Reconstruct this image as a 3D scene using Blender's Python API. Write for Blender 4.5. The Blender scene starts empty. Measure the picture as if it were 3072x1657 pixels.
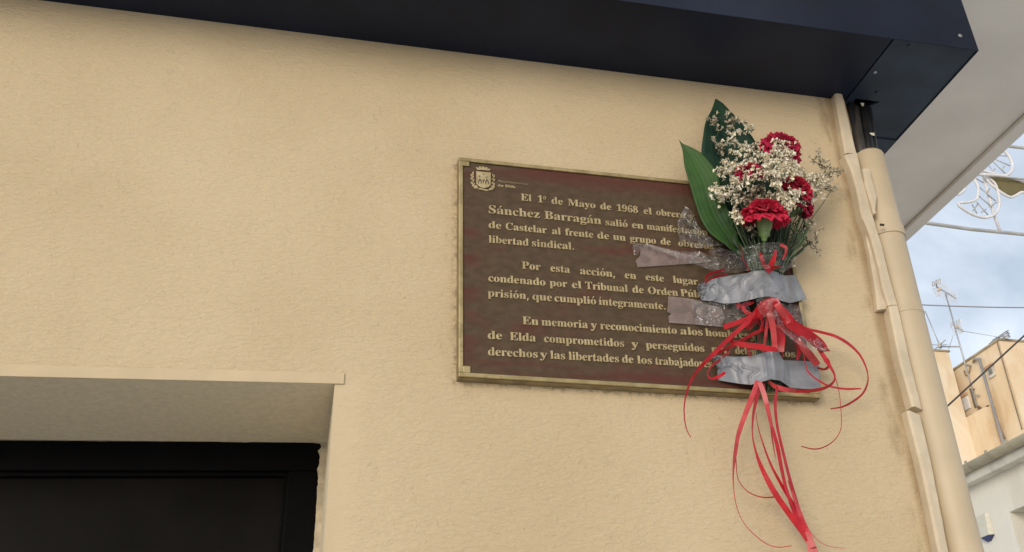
import bpy, bmesh, math, random, json
from mathutils import Vector, Matrix, noise

C = bpy.context.scene.collection
scene = bpy.context.scene
rnd = random.Random(7)

# ------------------------------------------------------------------ camera
FX, CX, CY = 2895.96, 1536.0, 828.5          # focal length and centre in photo pixels
CAM = Vector((0.0, -1.3, 1.6))
CR = Vector((0.97816432, -0.20622837, -0.02577647))   # camera right
CD = Vector((0.0785123, 0.48149924, -0.87292285))     # camera down
CF = Vector((0.19243281, 0.85183821, 0.48717684))     # camera forward
cam = bpy.data.cameras.new('camera')
cam.sensor_fit = 'HORIZONTAL'; cam.sensor_width = 36.0
cam.lens = 36.0 * FX / 3072.0
cam.clip_start = 0.05; cam.clip_end = 2000
camo = bpy.data.objects.new('camera', cam); C.objects.link(camo)
camo.matrix_world = Matrix(((CR.x, -CD.x, -CF.x, CAM.x), (CR.y, -CD.y, -CF.y, CAM.y),
                            (CR.z, -CD.z, -CF.z, CAM.z), (0, 0, 0, 1)))
scene.camera = camo

# ------------------------------------------------------------------ light
EXPOSURE = 0.31
SUN_EL, SUN_AZ = math.radians(10), math.radians(216)  # azimuth clockwise from +Y
scene.view_settings.view_transform = 'Standard'
scene.view_settings.look = 'None'
scene.view_settings.exposure = EXPOSURE
scene.view_settings.gamma = 1.0
world = bpy.data.worlds.new('World'); scene.world = world; world.use_nodes = True
wt = world.node_tree; wn = wt.nodes; wl = wt.links
bg = wn['Background']; bg.inputs[1].default_value = 0.113
sky = wn.new('ShaderNodeTexSky'); sky.sky_type = 'NISHITA'; sky.sun_disc = False
sky.sun_elevation = SUN_EL; sky.sun_rotation = SUN_AZ
sky.air_density = 1.0; sky.dust_density = 2.0; sky.ozone_density = 1.5
wtc = wn.new('ShaderNodeTexCoord')
wno = wn.new('ShaderNodeTexNoise'); wno.inputs['Scale'].default_value = 4.2
wno.inputs['Detail'].default_value = 5; wno.inputs['Roughness'].default_value = 0.52
wno.inputs['Distortion'].default_value = 0.5
wrp = wn.new('ShaderNodeValToRGB')
wrp.color_ramp.elements[0].position = 0.36; wrp.color_ramp.elements[0].color = (0.40, 0.40, 0.40, 1)
wrp.color_ramp.elements[1].position = 0.66; wrp.color_ramp.elements[1].color = (0.9, 0.9, 0.9, 1)
wmx = wn.new('ShaderNodeMix'); wmx.data_type = 'RGBA'
wl.new(wtc.outputs['Generated'], wno.inputs['Vector'])
wl.new(wno.outputs['Fac'], wrp.inputs['Fac'])
wl.new(wrp.outputs['Color'], wmx.inputs['Factor'])
wl.new(sky.outputs['Color'], wmx.inputs['A'])
wmx.inputs['B'].default_value = (7.3, 7.9, 8.8, 1)
wl.new(wmx.outputs['Result'], bg.inputs['Color'])
sl = bpy.data.lights.new('sun', 'SUN'); sl.energy = 1.5; sl.angle = math.radians(32)
sl.color = (1.0, 0.93, 0.82)
so = bpy.data.objects.new('sun', sl); C.objects.link(so)
sd = Vector((math.sin(SUN_AZ) * math.cos(SUN_EL), math.cos(SUN_AZ) * math.cos(SUN_EL), math.sin(SUN_EL)))
so.rotation_euler = sd.to_track_quat('Z', 'Y').to_euler()

# ------------------------------------------------------------------ measuring helpers
def ray(px, py):
    return CR * ((px - CX) / FX) + CD * ((py - CY) / FX) + CF
def at(px, py, y):                 # point of the photo lying on the plane y = const
    r = ray(px, py); return CAM + r * ((y - CAM.y) / r.y)
def atx(px, py, x):
    r = ray(px, py); return CAM + r * ((x - CAM.x) / r.x)
def atz(px, py, z):
    r = ray(px, py); return CAM + r * ((z - CAM.z) / r.z)
def z4(p): return (2000 + p[0] * .39586, 700 + p[1] * .39586)
def z5(p): return (2000 + p[0] * .36496, 1150 + p[1] * .36496)
def z3(p): return (2000 + p[0] * .38168, 270 + p[1] * .38168)
def z6(p): return (2220 + p[0] * .2736, 860 + p[1] * .2736)
def zr(p): return (1880 + p[0] * .20963, 620 + p[1] * .20963)
def zs(p): return (2000 + p[0] * .23041, 880 + p[1] * .23041)

# ------------------------------------------------------------------ materials
class NT:
    def __init__(s, name):
        m = bpy.data.materials.new(name); m.use_nodes = True
        s.m = m; s.t = m.node_tree; s.n = s.t.nodes; s.l = s.t.links
        s.p = s.n['Principled BSDF']; s.out = s.n['Material Output']
        s.tc = s.n.new('ShaderNodeTexCoord')
    def link(s, a, b): s.l.new(a, b)
    def setp(s, **k):
        for a, v in k.items():
            s.p.inputs[a.replace('_', ' ')].default_value = v
    def mapping(s, scale=(1, 1, 1), loc=(0, 0, 0), coord='Object', rot=(0, 0, 0)):
        mp = s.n.new('ShaderNodeMapping'); s.link(s.tc.outputs[coord], mp.inputs['Vector'])
        mp.inputs['Scale'].default_value = scale; mp.inputs['Location'].default_value = loc
        mp.inputs['Rotation'].default_value = rot
        return mp.outputs['Vector']
    def noise(s, vec, scale, detail=3, rough=.5, dist=0.):
        x = s.n.new('ShaderNodeTexNoise'); s.link(vec, x.inputs['Vector'])
        x.inputs['Scale'].default_value = scale; x.inputs['Detail'].default_value = detail
        x.inputs['Roughness'].default_value = rough; x.inputs['Distortion'].default_value = dist
        return x.outputs['Fac']
    def voro(s, vec, scale, feature='F1'):
        x = s.n.new('ShaderNodeTexVoronoi'); s.link(vec, x.inputs['Vector'])
        x.inputs['Scale'].default_value = scale; x.feature = feature
        return x.outputs['Distance']
    def ramp(s, fac, a, b, va=0., vb=1.):
        x = s.n.new('ShaderNodeMapRange'); x.interpolation_type = 'SMOOTHSTEP'
        s.link(fac, x.inputs['Value'])
        x.inputs['From Min'].default_value = a; x.inputs['From Max'].default_value = b
        x.inputs['To Min'].default_value = va; x.inputs['To Max'].default_value = vb
        return x.outputs['Result']
    def math(s, op, a, b=None):
        x = s.n.new('ShaderNodeMath'); x.operation = op
        for i, v in enumerate((a, b)):
            if v is None: continue
            if isinstance(v, (int, float)): x.inputs[i].default_value = v
            else: s.link(v, x.inputs[i])
        return x.outputs[0]
    def mix(s, fac, a, b):
        x = s.n.new('ShaderNodeMix'); x.data_type = 'RGBA'
        for k, v in (('Factor', fac), ('A', a), ('B', b)):
            if isinstance(v, (int, float)): x.inputs[k].default_value = v
            elif isinstance(v, tuple): x.inputs[k].default_value = v if len(v) == 4 else (*v, 1)
            else: s.link(v, x.inputs[k])
        return x.outputs['Result']
    def sep(s, coord='Object'):
        x = s.n.new('ShaderNodeSeparateXYZ'); s.link(s.tc.outputs[coord], x.inputs[0])
        return x.outputs
    def bump(s, h, strength=.5, dist=.002, prev=None):
        x = s.n.new('ShaderNodeBump'); s.link(h, x.inputs['Height'])
        x.inputs['Strength'].default_value = strength; x.inputs['Distance'].default_value = dist
        if prev is not None: s.link(prev, x.inputs['Normal'])
        return x.outputs['Normal']
    def color(s, c): s.link(c, s.p.inputs['Base Color'])
    def normal(s, n): s.link(n, s.p.inputs['Normal'])
    def rough(s, r): s.link(r, s.p.inputs['Roughness'])

def simple(name, col, rough=.6, metal=0., var=.12, scale=30, bump=0., bscale=200, spec=.5):
    M = NT(name); M.setp(Roughness=rough, Metallic=metal)
    M.p.inputs['Specular IOR Level'].default_value = spec
    v = M.mapping()
    f = M.noise(v, scale, 4)
    lo = tuple(c * (1 - var) for c in col); hi = tuple(min(1, c * (1 + var)) for c in col)
    M.color(M.mix(M.ramp(f, .3, .7), lo, hi))
    if bump: M.normal(M.bump(M.noise(v, bscale, 3), bump, .001))
    return M.m

WALL = (0.56, 0.444, 0.285)
def wall_material(name, near_strip=True):
    M = NT(name); M.setp(Roughness=.85); M.p.inputs['Specular IOR Level'].default_value = .25
    v = M.mapping(scale=(.6, 1, 1.4), rot=(0, .10, 0)); vo = M.mapping()
    n1 = M.noise(v, 160, 3.5, .6, .7); n2 = M.noise(v, 55, 2, .5, .4); n3 = M.noise(vo, 420, 2)
    h = M.math('ADD', M.math('MULTIPLY', n1, .8), M.math('MULTIPLY', n2, .6))
    h = M.math('ADD', h, M.math('MULTIPLY', n3, .12))
    pit = M.ramp(M.noise(vo, 75, 3, .6, .6), .24, .34, -.35, 0.)
    h = M.math('ADD', h, pit)
    # broad change of tone of the old paint and scattered dark pinholes
    big = M.noise(vo, 2.3, 4, .55)
    col = M.mix(M.ramp(big, .3, .7), (WALL[0]*.93, WALL[1]*.915, WALL[2]*.88), (WALL[0]*1.05, WALL[1]*1.05, WALL[2]*1.06))
    sp = M.math('MULTIPLY', M.ramp(M.noise(vo, 140, 2, .6), .70, .76), M.ramp(M.noise(vo, 5, 3), .45, .65))
    col = M.mix(M.math('MULTIPLY', sp, .55), col, (.20, .15, .09))
    cr = M.ramp(M.math('ABSOLUTE', M.math('SUBTRACT', M.noise(M.mapping(scale=(.8, 1, 1.3), loc=(7, 0, 0)), 30, 4, .6, .5), .5)), .0, .012, 1., 0.)
    cr = M.math('MULTIPLY', cr, M.ramp(M.noise(vo, 24, 3, .6), .52, .64))
    col = M.mix(M.math('MULTIPLY', cr, .28), col, (.24, .17, .10))
    dots = M.ramp(M.voro(vo, 7.), .006, .016, .75, 0.)
    col = M.mix(dots, col, (.13, .09, .05))
    X, Y, Z = M.sep()
    # brown grime along the painted cable cover at the corner
    line = M.math('MULTIPLY', M.ramp(X, .872, .925), M.ramp(M.noise(M.mapping(scale=(1.3, 1, .55)), 15, 5, .6), .47, .66))
    thin = M.math('MULTIPLY', M.ramp(X, .912, .928), M.ramp(M.noise(vo, 12, 4, .6), .25, .65, .45, 1.))
    col = M.mix(M.math('MULTIPLY', M.math('MAXIMUM', line, thin), .72), col, (.25, .165, .085))
    blot = M.math('MULTIPLY', M.ramp(X, .86, .915), M.ramp(M.noise(M.mapping(scale=(1, 1, .7), loc=(3, 0, 1.3)), 13, 6, .72), .60, .68))
    col = M.mix(M.math('MULTIPLY', blot, .85), col, (.17, .105, .055))
    # soot and grime creeping out from behind the plaque
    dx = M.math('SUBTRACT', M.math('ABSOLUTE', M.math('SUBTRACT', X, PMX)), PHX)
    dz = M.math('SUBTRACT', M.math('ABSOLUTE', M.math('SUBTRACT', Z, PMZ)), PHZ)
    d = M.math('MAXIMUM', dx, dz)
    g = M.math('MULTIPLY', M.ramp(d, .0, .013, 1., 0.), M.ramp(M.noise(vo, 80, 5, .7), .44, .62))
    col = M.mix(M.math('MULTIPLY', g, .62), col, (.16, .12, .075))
    M.color(col)
    smooth_band = M.math('MULTIPLY', M.ramp(X, .040, .080), 1.0)
    left = M.ramp(X, .028, .030, 1., 0.)
    upper = M.ramp(Z, 2.13, 2.17)
    amt = M.math('MAXIMUM', M.math('MAXIMUM', smooth_band, upper), left)
    M.normal(M.bump(M.math('MULTIPLY', h, M.math('ADD', M.math('MULTIPLY', amt, .75), .25)), BUMP, .0065))
    return M.m
BUMP = .5

# ------------------------------------------------------------------ mesh helpers
class MB:
    def __init__(s): s.v = []; s.f = []; s.uv = []
    def face(s, pts):
        k = len(s.v); s.v += [tuple(p) for p in pts]; s.f.append(tuple(range(k, k + len(pts))))
    def box(s, x0, x1, y0, y1, z0, z1):
        k = len(s.v)
        s.v += [(x, y, z) for x in (x0, x1) for y in (y0, y1) for z in (z0, z1)]
        for f in ((0, 1, 3, 2), (4, 6, 7, 5), (0, 4, 5, 1), (2, 3, 7, 6), (0, 2, 6, 4), (1, 5, 7, 3)):
            s.f.append(tuple(k + i for i in f))
        return s
    def hexa(s, a, b):               # two matching rings of points joined, both capped
        k = len(s.v); n = len(a); s.v += [tuple(p) for p in a] + [tuple(p) for p in b]
        s.f.append(tuple(k + i for i in range(n))[::-1]); s.f.append(tuple(k + n + i for i in range(n)))
        for i in range(n):
            j = (i + 1) % n; s.f.append((k + i, k + j, k + n + j, k + n + i))
        return s
    def tube(s, pts, r, n=8, caps=True):
        pts = [Vector(p) for p in pts]; k = len(s.v); m = len(pts)
        rr = r if isinstance(r, (list, tuple)) else [r] * m
        up = None
        for i, p in enumerate(pts):
            t = (pts[min(i + 1, m - 1)] - pts[max(i - 1, 0)])
            if t.length < 1e-9: t = Vector((0, 0, 1))
            t.normalize()
            if up is None: up = Vector((1, 0, 0)) if abs(t.x) < .9 else Vector((0, 1, 0))
            a = (up - t * up.dot(t))
            if a.length < 1e-6: a = t.orthogonal()
            a.normalize(); b = t.cross(a); up = a
            for j in range(n):
                q = 2 * math.pi * j / n
                s.v.append(tuple(p + (a * math.cos(q) + b * math.sin(q)) * rr[i]))
        for i in range(m - 1):
            for j in range(n):
                q = (j + 1) % n
                s.f.append((k + i * n + j, k + i * n + q, k + (i + 1) * n + q, k + (i + 1) * n + j))
        if caps:
            s.f.append(tuple(k + j for j in range(n))[::-1]); s.f.append(tuple(k + (m - 1) * n + j for j in range(n)))
        return s
    def grid(s, P):                  # P[i][j] points
        k = len(s.v); n = len(P); m = len(P[0])
        for row in P: s.v += [tuple(p) for p in row]
        for i in range(n - 1):
            for j in range(m - 1):
                s.f.append((k + i * m + j, k + i * m + j + 1, k + (i + 1) * m + j + 1, k + (i + 1) * m + j))
        return s
    def build(s, name, mat, parent=None, smooth=False, bevel=0., solid=0., origin=None, uv=None):
        me = bpy.data.meshes.new(name)
        me.from_pydata(s.v, [], s.f)
        bm = bmesh.new(); bm.from_mesh(me)
        if not solid and uv is None: bmesh.ops.recalc_face_normals(bm, faces=bm.faces)
        bm.to_mesh(me); bm.free()
        if uv is not None:
            L = me.uv_layers.new(name='UVMap')
            for lp in me.loops: L.data[lp.index].uv = uv[lp.vertex_index]
        if smooth:
            for p in me.polygons: p.use_smooth = True
        me.materials.append(mat)
        o = bpy.data.objects.new(name, me); C.objects.link(o)
        if parent is not None: o.parent = parent
        if solid:
            sm = o.modifiers.new('thickness', 'SOLIDIFY'); sm.thickness = solid; sm.offset = 0
        if bevel:
            b = o.modifiers.new('bevel', 'BEVEL'); b.width = bevel; b.segments = 2; b.limit_method = 'ANGLE'
        return o

def thing(name, label, cat, group=None):
    o = bpy.data.objects.new(name, None); C.objects.link(o); o.empty_display_size = .05
    o['label'] = label; o['category'] = cat
    if group: o['group'] = group
    return o
def tag(o, label, cat, group=None):
    o['label'] = label; o['category'] = cat
    if group: o['group'] = group
    return o

def resample(pts, n):
    pts = [Vector(p) for p in pts]
    d = [0]
    for a, b in zip(pts, pts[1:]): d.append(d[-1] + (b - a).length)
    out = []
    for i in range(n):
        t = d[-1] * i / (n - 1); k = 0
        while k < len(d) - 2 and d[k + 1] < t: k += 1
        s = (t - d[k]) / max(1e-9, d[k + 1] - d[k])
        out.append(pts[k].lerp(pts[k + 1], min(1, max(0, s))))
    return out
def spline(pts, n):                  # Catmull-Rom through the points, n samples
    pts = [Vector(p) for p in pts]
    P = [pts[0] * 2 - pts[1]] + pts + [pts[-1] * 2 - pts[-2]]
    dense = []
    for i in range(1, len(P) - 2):
        a, b, c, d = P[i - 1:i + 3]
        for k in range(12):
            t = k / 12
            dense.append(.5 * ((2 * b) + (c - a) * t + (2 * a - 5 * b + 4 * c - d) * t * t + (3 * b - a - 3 * c + d) * t ** 3))
    dense.append(pts[-1])
    return resample(dense, n)
def sheet(top, bot, nu, nv, depth, smooth_edges=True):
    f = spline if smooth_edges else resample
    T = f([Vector((p[0], p[1], 0)) for p in top], nu); B = f([Vector((p[0], p[1], 0)) for p in bot], nu)
    P = []; uv = []
    for i in range(nu):
        row = []
        for j in range(nv):
            u = i / (nu - 1); v = j / (nv - 1)
            q = T[i].lerp(B[i], v)
            row.append(at(q.x, q.y, depth(u, v, q.x, q.y))); uv.append((u, v))
        P.append(row)
    return P, uv

# plaque rectangle (front face) measured from the photo, on a 20 mm thick plate
PF = -.020
p_tl, p_bl, p_br = at(1383, 472, PF), at(1369.5, 1141.5, PF), at(2461, 1181, PF)
PX0, PX1 = (p_tl.x + p_bl.x) / 2, p_br.x
PZ0, PZ1 = (p_bl.z + p_br.z) / 2, p_tl.z
PMX, PHX, PMZ, PHZ = (PX0 + PX1) / 2, (PX1 - PX0) / 2, (PZ0 + PZ1) / 2, (PZ1 - PZ0) / 2

# ------------------------------------------------------------------ setting
m_ground = simple('street_paving', (.66, .63, .58), .9, var=.12, scale=3, bump=.3, bscale=60)
g = MB(); g.face([(-300, -300, 0), (300, -300, 0), (300, 300, 0), (-300, 300, 0)])
go = g.build('ground', m_ground); go['kind'] = 'structure'

m_wall = wall_material('cream_stucco')
m_smooth = simple('cream_paint', (.55, .43, .272), .8, var=.06, scale=14, bump=.25, bscale=120)
XC = .966                     # front corner of the building
LZ = 2.1436                   # underside of the door lintel
JX = .0297                    # right jamb of the door
TILT = .037                   # the lintel drops a little towards the left
def lz(x, z=LZ): return z + TILT * (x - JX)
facade = thing('building_facade', 'cream stucco house front with dark doorway under navy canopy', 'building')
w = MB()
def q(x0, x1, z0, z1): w.face([(x0, 0, z0), (x1, 0, z0), (x1, 0, z1), (x0, 0, z1)])
q(-5, -1.9, 0, 6.5); q(JX, XC, 0, LZ); q(JX, XC, LZ, 6.5)
w.face([(-1.9, 0, lz(-1.9)), (JX, 0, LZ), (JX, 0, 6.5), (-1.9, 0, 6.5)])
w.face([(XC, 0, 0), (XC, 7, 0), (XC, 7, 6.5), (XC, 0, 6.5)])
w.face([(-5, 0, 0), (-5, 7, 0), (-5, 7, 6.5), (-5, 0, 6.5)])
w.face([(-5, 0, 6.5), (XC, 0, 6.5), (XC, 7, 6.5), (-5, 7, 6.5)])
w.face([(-5, 7, 0), (XC, 7, 0), (XC, 7, 6.5), (-5, 7, 6.5)])
w.build('wall', m_wall, facade)
m_reveal = simple('grey_beige_reveal', (.74, .645, .47), .8, var=.06, scale=110, bump=1., bscale=190)
w = MB()
w.face([(JX, 0, 0), (JX, .5, 0), (JX, .5, LZ), (JX, 0, LZ)])
w.face([(-1.9, 0, lz(-1.9)), (JX, 0, LZ), (JX, .6, LZ), (-1.9, .6, lz(-1.9))])
w.face([(-1.9, 0, 0), (-1.9, .6, 0), (-1.9, .6, lz(-1.9)), (-1.9, 0, lz(-1.9))])
w.build('door_reveal', m_reveal, facade)
# smooth rendered band over the doorway
b = MB(); b.hexa([(-1.95, y, lz(-1.95, LZ - .001) if k else lz(-1.95, 2.1606)) for y, k in ((-.0028, 1), (0, 1), (0, 0), (-.0028, 0))],
                 [(.0428, y, lz(.0428, LZ - .001) if k else lz(.0428, 2.1602)) for y, k in ((-.0028, 1), (0, 1), (0, 0), (-.0028, 0))])
b.build('lintel_band', m_smooth, facade, bevel=.001)
# door, slightly skewed to the wall
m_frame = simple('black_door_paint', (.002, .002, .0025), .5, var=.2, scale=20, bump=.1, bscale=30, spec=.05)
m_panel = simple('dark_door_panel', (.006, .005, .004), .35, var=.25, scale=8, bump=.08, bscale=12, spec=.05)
door = bpy.data.objects.new('door', None); C.objects.link(door); door.parent = facade
SK = 0.
def dpt(x, y, z): return (x, y + SK * (.0215 - x), z + (TILT + .003) * (x - JX) if z > 1.5 else z)
def dbox(mb, x0, x1, y0, y1, z0, z1):
    mb.hexa([dpt(x0, y0, z0), dpt(x1, y0, z0), dpt(x1, y0, z1), dpt(x0, y0, z1)],
            [dpt(x0, y1, z0), dpt(x1, y1, z0), dpt(x1, y1, z1), dpt(x0, y1, z1)])
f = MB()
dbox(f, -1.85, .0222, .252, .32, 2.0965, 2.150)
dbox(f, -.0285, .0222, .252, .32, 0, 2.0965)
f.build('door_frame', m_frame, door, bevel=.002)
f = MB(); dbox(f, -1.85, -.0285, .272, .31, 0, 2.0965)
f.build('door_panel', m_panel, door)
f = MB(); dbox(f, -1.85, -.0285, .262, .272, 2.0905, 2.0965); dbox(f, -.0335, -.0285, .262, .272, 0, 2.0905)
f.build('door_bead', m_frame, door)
# ragged plaster left where the frame meets the render
e = MB(); N = 150; top = []; bot = []
for i in range(N):
    t = i / (N - 1); x = -1.2 + t * (1.2 + .0225)
    c = max(0, 1 - (.0225 - x) / .03)
    zz = LZ + .0008 - .0016 * abs(noise.noise(Vector((x * 55, 0, 3)))) - .0022 * max(0, noise.noise(Vector((x * 14, 5, 0)))) - .007 * c * c * rnd.random()
    top.append(dpt(x, .2505, LZ)); bot.append(dpt(x, .2505, zz))
e.grid([[a, b2, (b2[0], b2[1] + .004, b2[2])] for a, b2 in zip(top, bot)])
N = 90; rows = []
for i in range(N):
    t = i / (N - 1); z = LZ - t * .45
    c = max(0, 1 - t / .28)
    xx = .0205 - .0016 * abs(noise.noise(Vector((9, z * 70, 0)))) - .006 * c * rnd.random() ** 2
    rows.append([(.0297, .2495, z), (xx, .2495 + SK * (.0215 - xx), z), (xx, .2535 + SK * (.0215 - xx), z)])
e.grid(rows)
m_chip = simple('grey_plaster', (.50, .43, .31), .9, var=.2, scale=60, bump=.4, bscale=150)
e.build('plaster_edge', m_chip, facade)

# ------------------------------------------------------------------ canopy
m_navy = simple('navy_metal', (.010, .0145, .029), .42, var=.2, scale=5, bump=.05, bscale=8, spec=.18)
m_navy2 = simple('navy_metal_pale', (.024, .037, .058), .46, var=.35, scale=9, bump=.05, bscale=8, spec=.25)  # paler, more mottled navy for the end panel and some screws
m_hole = simple('hole_shade_black', (.004, .004, .005), .9)
m_screw = simple('screw_steel', (.34, .34, .34), .4, metal=.6)
can = thing('door_canopy', 'boxy dark navy metal canopy running along the top of the cream wall', 'canopy')
CZ, CY0, CX1, SX = 2.7945, -.1765, 1.137, .9672
c = MB()
c.box(-5, SX - .0015, CY0 + .003, -.0005, CZ, CZ + .003)
c.build('soffit_panel', m_navy, can)
c = MB()                                # end panel with the notch for the cables
H0, H1, HY0, HY1 = .984, 1.041, -.010, .034
c.box(SX + .0015, H0, CY0 + .003, .30, CZ - .001, CZ + .002)
c.box(H0, H1, CY0 + .003, HY0, CZ - .001, CZ + .002)
c.hexa([(H1 - .004, HY0, CZ - .001), (H1, HY0, CZ - .001), (H1, HY1, CZ - .001), (H0 + .012, HY1, CZ - .001)],
       [(H1 - .004, HY0, CZ + .002), (H1, HY0, CZ + .002), (H1, HY1, CZ + .002), (H0 + .012, HY1, CZ + .002)])
c.box(H0, H1, HY1, .095, CZ - .001, CZ + .002)
c.box(H1, CX1 - .002, CY0 + .003, .095, CZ - .001, CZ + .002)
c.box(H0, CX1 - .002, .0955, .42, CZ - .0035, CZ - .0005)
c.build('end_panel', m_navy2, can)
c = MB(); c.box(-5, CX1, CY0, CY0 + .0025, CZ - .0025, CZ + .36)
c.build('fascia', m_navy, can, bevel=.0008)
c = MB(); c.box(CX1 - .0025, CX1, CY0 + .0026, .42, CZ - .0025, CZ + .36)
c.build('side_fascia', m_navy, can)
c = MB(); c.box(-5, CX1 + .004, CY0 - .004, .42, CZ + .361, CZ + .366)
c.build('top_sheet', m_navy, can)
c = MB(); c.box(H0 - .02, H1 + .02, -.03, .08, CZ + .05, CZ + .055)
c.build('hole_shade_sheet', m_hole, can)  # added black sheet standing for the shade inside the hollow canopy
def screw(p, n, mat=m_screw, r=.0034):
    p = Vector(p); n = Vector(n); s_ = MB(); s_.tube([p, p + n * .0012, p + n * .0022], [r, r, r * .55], 12)
    s_.build('screw', mat, can, smooth=False)
for px, py in ((2726, 137), (2625, 217), (2630, 277)):
    p = atz(px, py, CZ - .001); screw(p, (0, 0, -1), m_screw if py == 217 else m_navy2)
p = at(2880, 108, CY0); screw(p, (0, -1, 0), r=.0040)

# white slab of the balcony above the side street
m_slab = simple('grey_white_render', (.84, .80, .745), .85, var=.05, scale=6, bump=.2, bscale=40)
bal = thing('balcony_slab', 'pale grey balcony slab overhanging the side street beyond the navy canopy', 'balcony')
BZ = 3.1
c = MB(); c.box(.9665, 1.742, -1.6, 6.5, BZ + .012, BZ + .2)
c.build('slab', m_slab, bal, bevel=.004)
c = MB(); c.box(1.700, 1.744, -1.6, 6.5, BZ, BZ + .0115)
c.build('drip_edge', m_slab, bal, bevel=.004)

# ------------------------------------------------------------------ corner pipe, cable cover, cables
m_pipe = simple('cream_pipe_paint', (.50, .40, .265), .5, var=.06, scale=12, bump=.12, bscale=40)
m_cover = simple('cream_cover_paint', (.57, .475, .34), .6, var=.10, scale=22, bump=.3, bscale=90)
m_black = simple('black_cable', (.012, .012, .013), .45, var=.3, scale=40)
m_brownpipe = simple('brown_cable', (.045, .038, .032), .5, var=.3, scale=40)
pipe = thing('drainpipe', 'cream painted vertical pipe at the corner of the house', 'pipe')
PB = Vector((.9605, .004, 0)); PT = Vector((.9880, .004, 2.690))
def pp(z): return PB.lerp(PT, z / 2.69)
ptop = at(2595, 445, -.02).z
c = MB(); R0 = .0298; n = 32
prof = [(R0, 0.0)] + [(R0, z) for z in (1.0, 1.9, 2.2, 2.5, ptop - .004)] + [(R0 - .0015, ptop), (R0 - .003, ptop - .001), (R0 - .003, ptop - .3)]
rows = []
for r, z in prof:
    p = pp(z); rows.append([(p.x + r * math.cos(2 * math.pi * j / n), p.y + r * math.sin(2 * math.pi * j / n), z) for j in range(n + 1)])
c.grid(rows); c.build('pipe_body', m_pipe, pipe, smooth=True)
zb = at(2655, 682, -.02).z
c = MB(); p = pp(zb)
rows = [[(p.x + r * math.cos(2 * math.pi * j / n), p.y + r * math.sin(2 * math.pi * j / n), zb + dz) for j in range(n + 1)]
        for r, dz in ((R0, -.011), (R0 + .0022, -.0105), (R0 + .0022, .0105), (R0, .011))]
c.grid(rows); cl = c.build('clamp', m_pipe, pipe, smooth=False)
c = MB(); k = at(2646, 676, -.03); c.tube([(k.x - .004, -.031, k.z), (k.x + .003, -.031, k.z)], .0022, 8)
c.build('clamp_screw', m_brownpipe, cl)
zj = at(2755, 930, -.02).z
c = MB(); p = pp(zj)
rows = [[(p.x + r * math.cos(2 * math.pi * j / n), p.y + r * math.sin(2 * math.pi * j / n), zj + dz) for j in range(n + 1)]
        for r, dz in ((R0, -.004), (R0 + .001, -.003), (R0 + .001, .003), (R0, .004))]
c.grid(rows); c.build('joint_ring', m_pipe, pipe)

cab = thing('cable_bundle', 'black cables dropping from the canopy into the cream pipe top', 'cable')
def cable(pxs, ys, r, mat):
    pts = [at(px, py, y) for (px, py), y in zip(pxs, ys)]
    p2 = pts + [Vector((pts[-1].x - .002, pts[-1].y + .01, ptop - .05))]
    m_ = MB(); m_.tube(spline(p2, 18), r, 10); m_.build('cable', mat, cab, smooth=True)
cable([(2562, 325), (2570, 380), (2582, 446)], [.012, .004, -.006], .0095, m_brownpipe)
cable([(2583, 310), (2596, 370), (2606, 450)], [.018, .006, -.004], .009, m_black)
cable([(2597, 308), (2608, 370), (2619, 450)], [.020, .010, .002], .009, m_black)
cable([(2548, 300), (2556, 360), (2569, 445)], [.010, .006, .004], .008, m_black)
m_dab = simple('cream_paint_dab', (.62, .57, .46), .7)
for pts in ([(2581.5, 309), (2593, 309.5), (2590, 319), (2586, 319)], [(2608, 399), (2623, 399), (2624, 408), (2615, 406)]):
    c = MB(); c.hexa([at(a, b, -.013) for a, b in pts], [at(a, b, -.0115) for a, b in pts])
    c.build('paint_dab', m_dab, cab)

def cover(name, lpts, rpts, y0, y1, parent, mat=None, seed=0):
    """painted cable cover: a wobbly rectangular profile following the photo's left and right edges"""
    n = 26
    L = resample([at(*p, y1) for p in lpts], n); Rr = resample([at(*p, y1) for p in rpts], n)
    rows = []
    for i in range(n):
        wob = .0006 * noise.noise(Vector((L[i].z * 60, seed, 0))); wob2 = .0006 * noise.noise(Vector((L[i].z * 60, seed, 9)))
        a, b = L[i], Rr[i]; ch = .0035
        rows.append([(a.x + wob, y0, a.z), (a.x + wob, y1 + ch, a.z), (a.x + wob + ch, y1 + wob2, a.z), (b.x + wob2 - ch, y1 + wob, b.z), (b.x + wob2, y1 + ch, b.z), (b.x + wob2, y0, b.z)])
    m_ = MB(); m_.grid(rows); m_.face(rows[0]); m_.face(rows[-1][::-1])
    return m_.build(name, mat or m_cover, parent, smooth=False)
cov = thing('cable_cover', 'cream painted cable cover strip running down beside the corner pipe', 'cable cover')
cover('cover_length', [(2505, 279), (2537, 459)], [(2529, 277), (2573, 461)], 0, -.017, cov, seed=1)
cover('cover_length', [(2534, 463), (2556, 510), (2571, 565), (2586, 643), (2612, 703), (2638, 802), (2651, 867), (2667, 915)],
      [(2575, 459), (2589, 526), (2615, 625), (2630, 673), (2651, 742), (2668, 815), (2684, 872), (2697, 915)], 0, -.0215, cov, seed=2)
cover('cover_length', [(2597, 690), (2610, 759), (2630, 880), (2635, 928)], [(2622, 712), (2642, 805), (2656, 870), (2668, 926)], 0, -.012, cov, seed=3)
cover('cover_length', [(2668, 917), (2700, 1080), (2739, 1219)], [(2697, 915), (2738, 1098), (2771, 1229)], 0, -.020, cov, seed=5)
cover('cover_length', [(2722, 1231), (2765, 1400), (2808, 1605), (2900, 2100)], [(2765, 1246), (2792, 1360), (2822, 1510), (2850, 1657), (2945, 2100)], 0, -.018, cov, seed=6)
cover('side_strip', [(2590, 505), (2600, 560), (2624, 640)], [(2612, 507), (2634, 590), (2629, 640)], 0, -.028, cov, seed=8)

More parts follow.
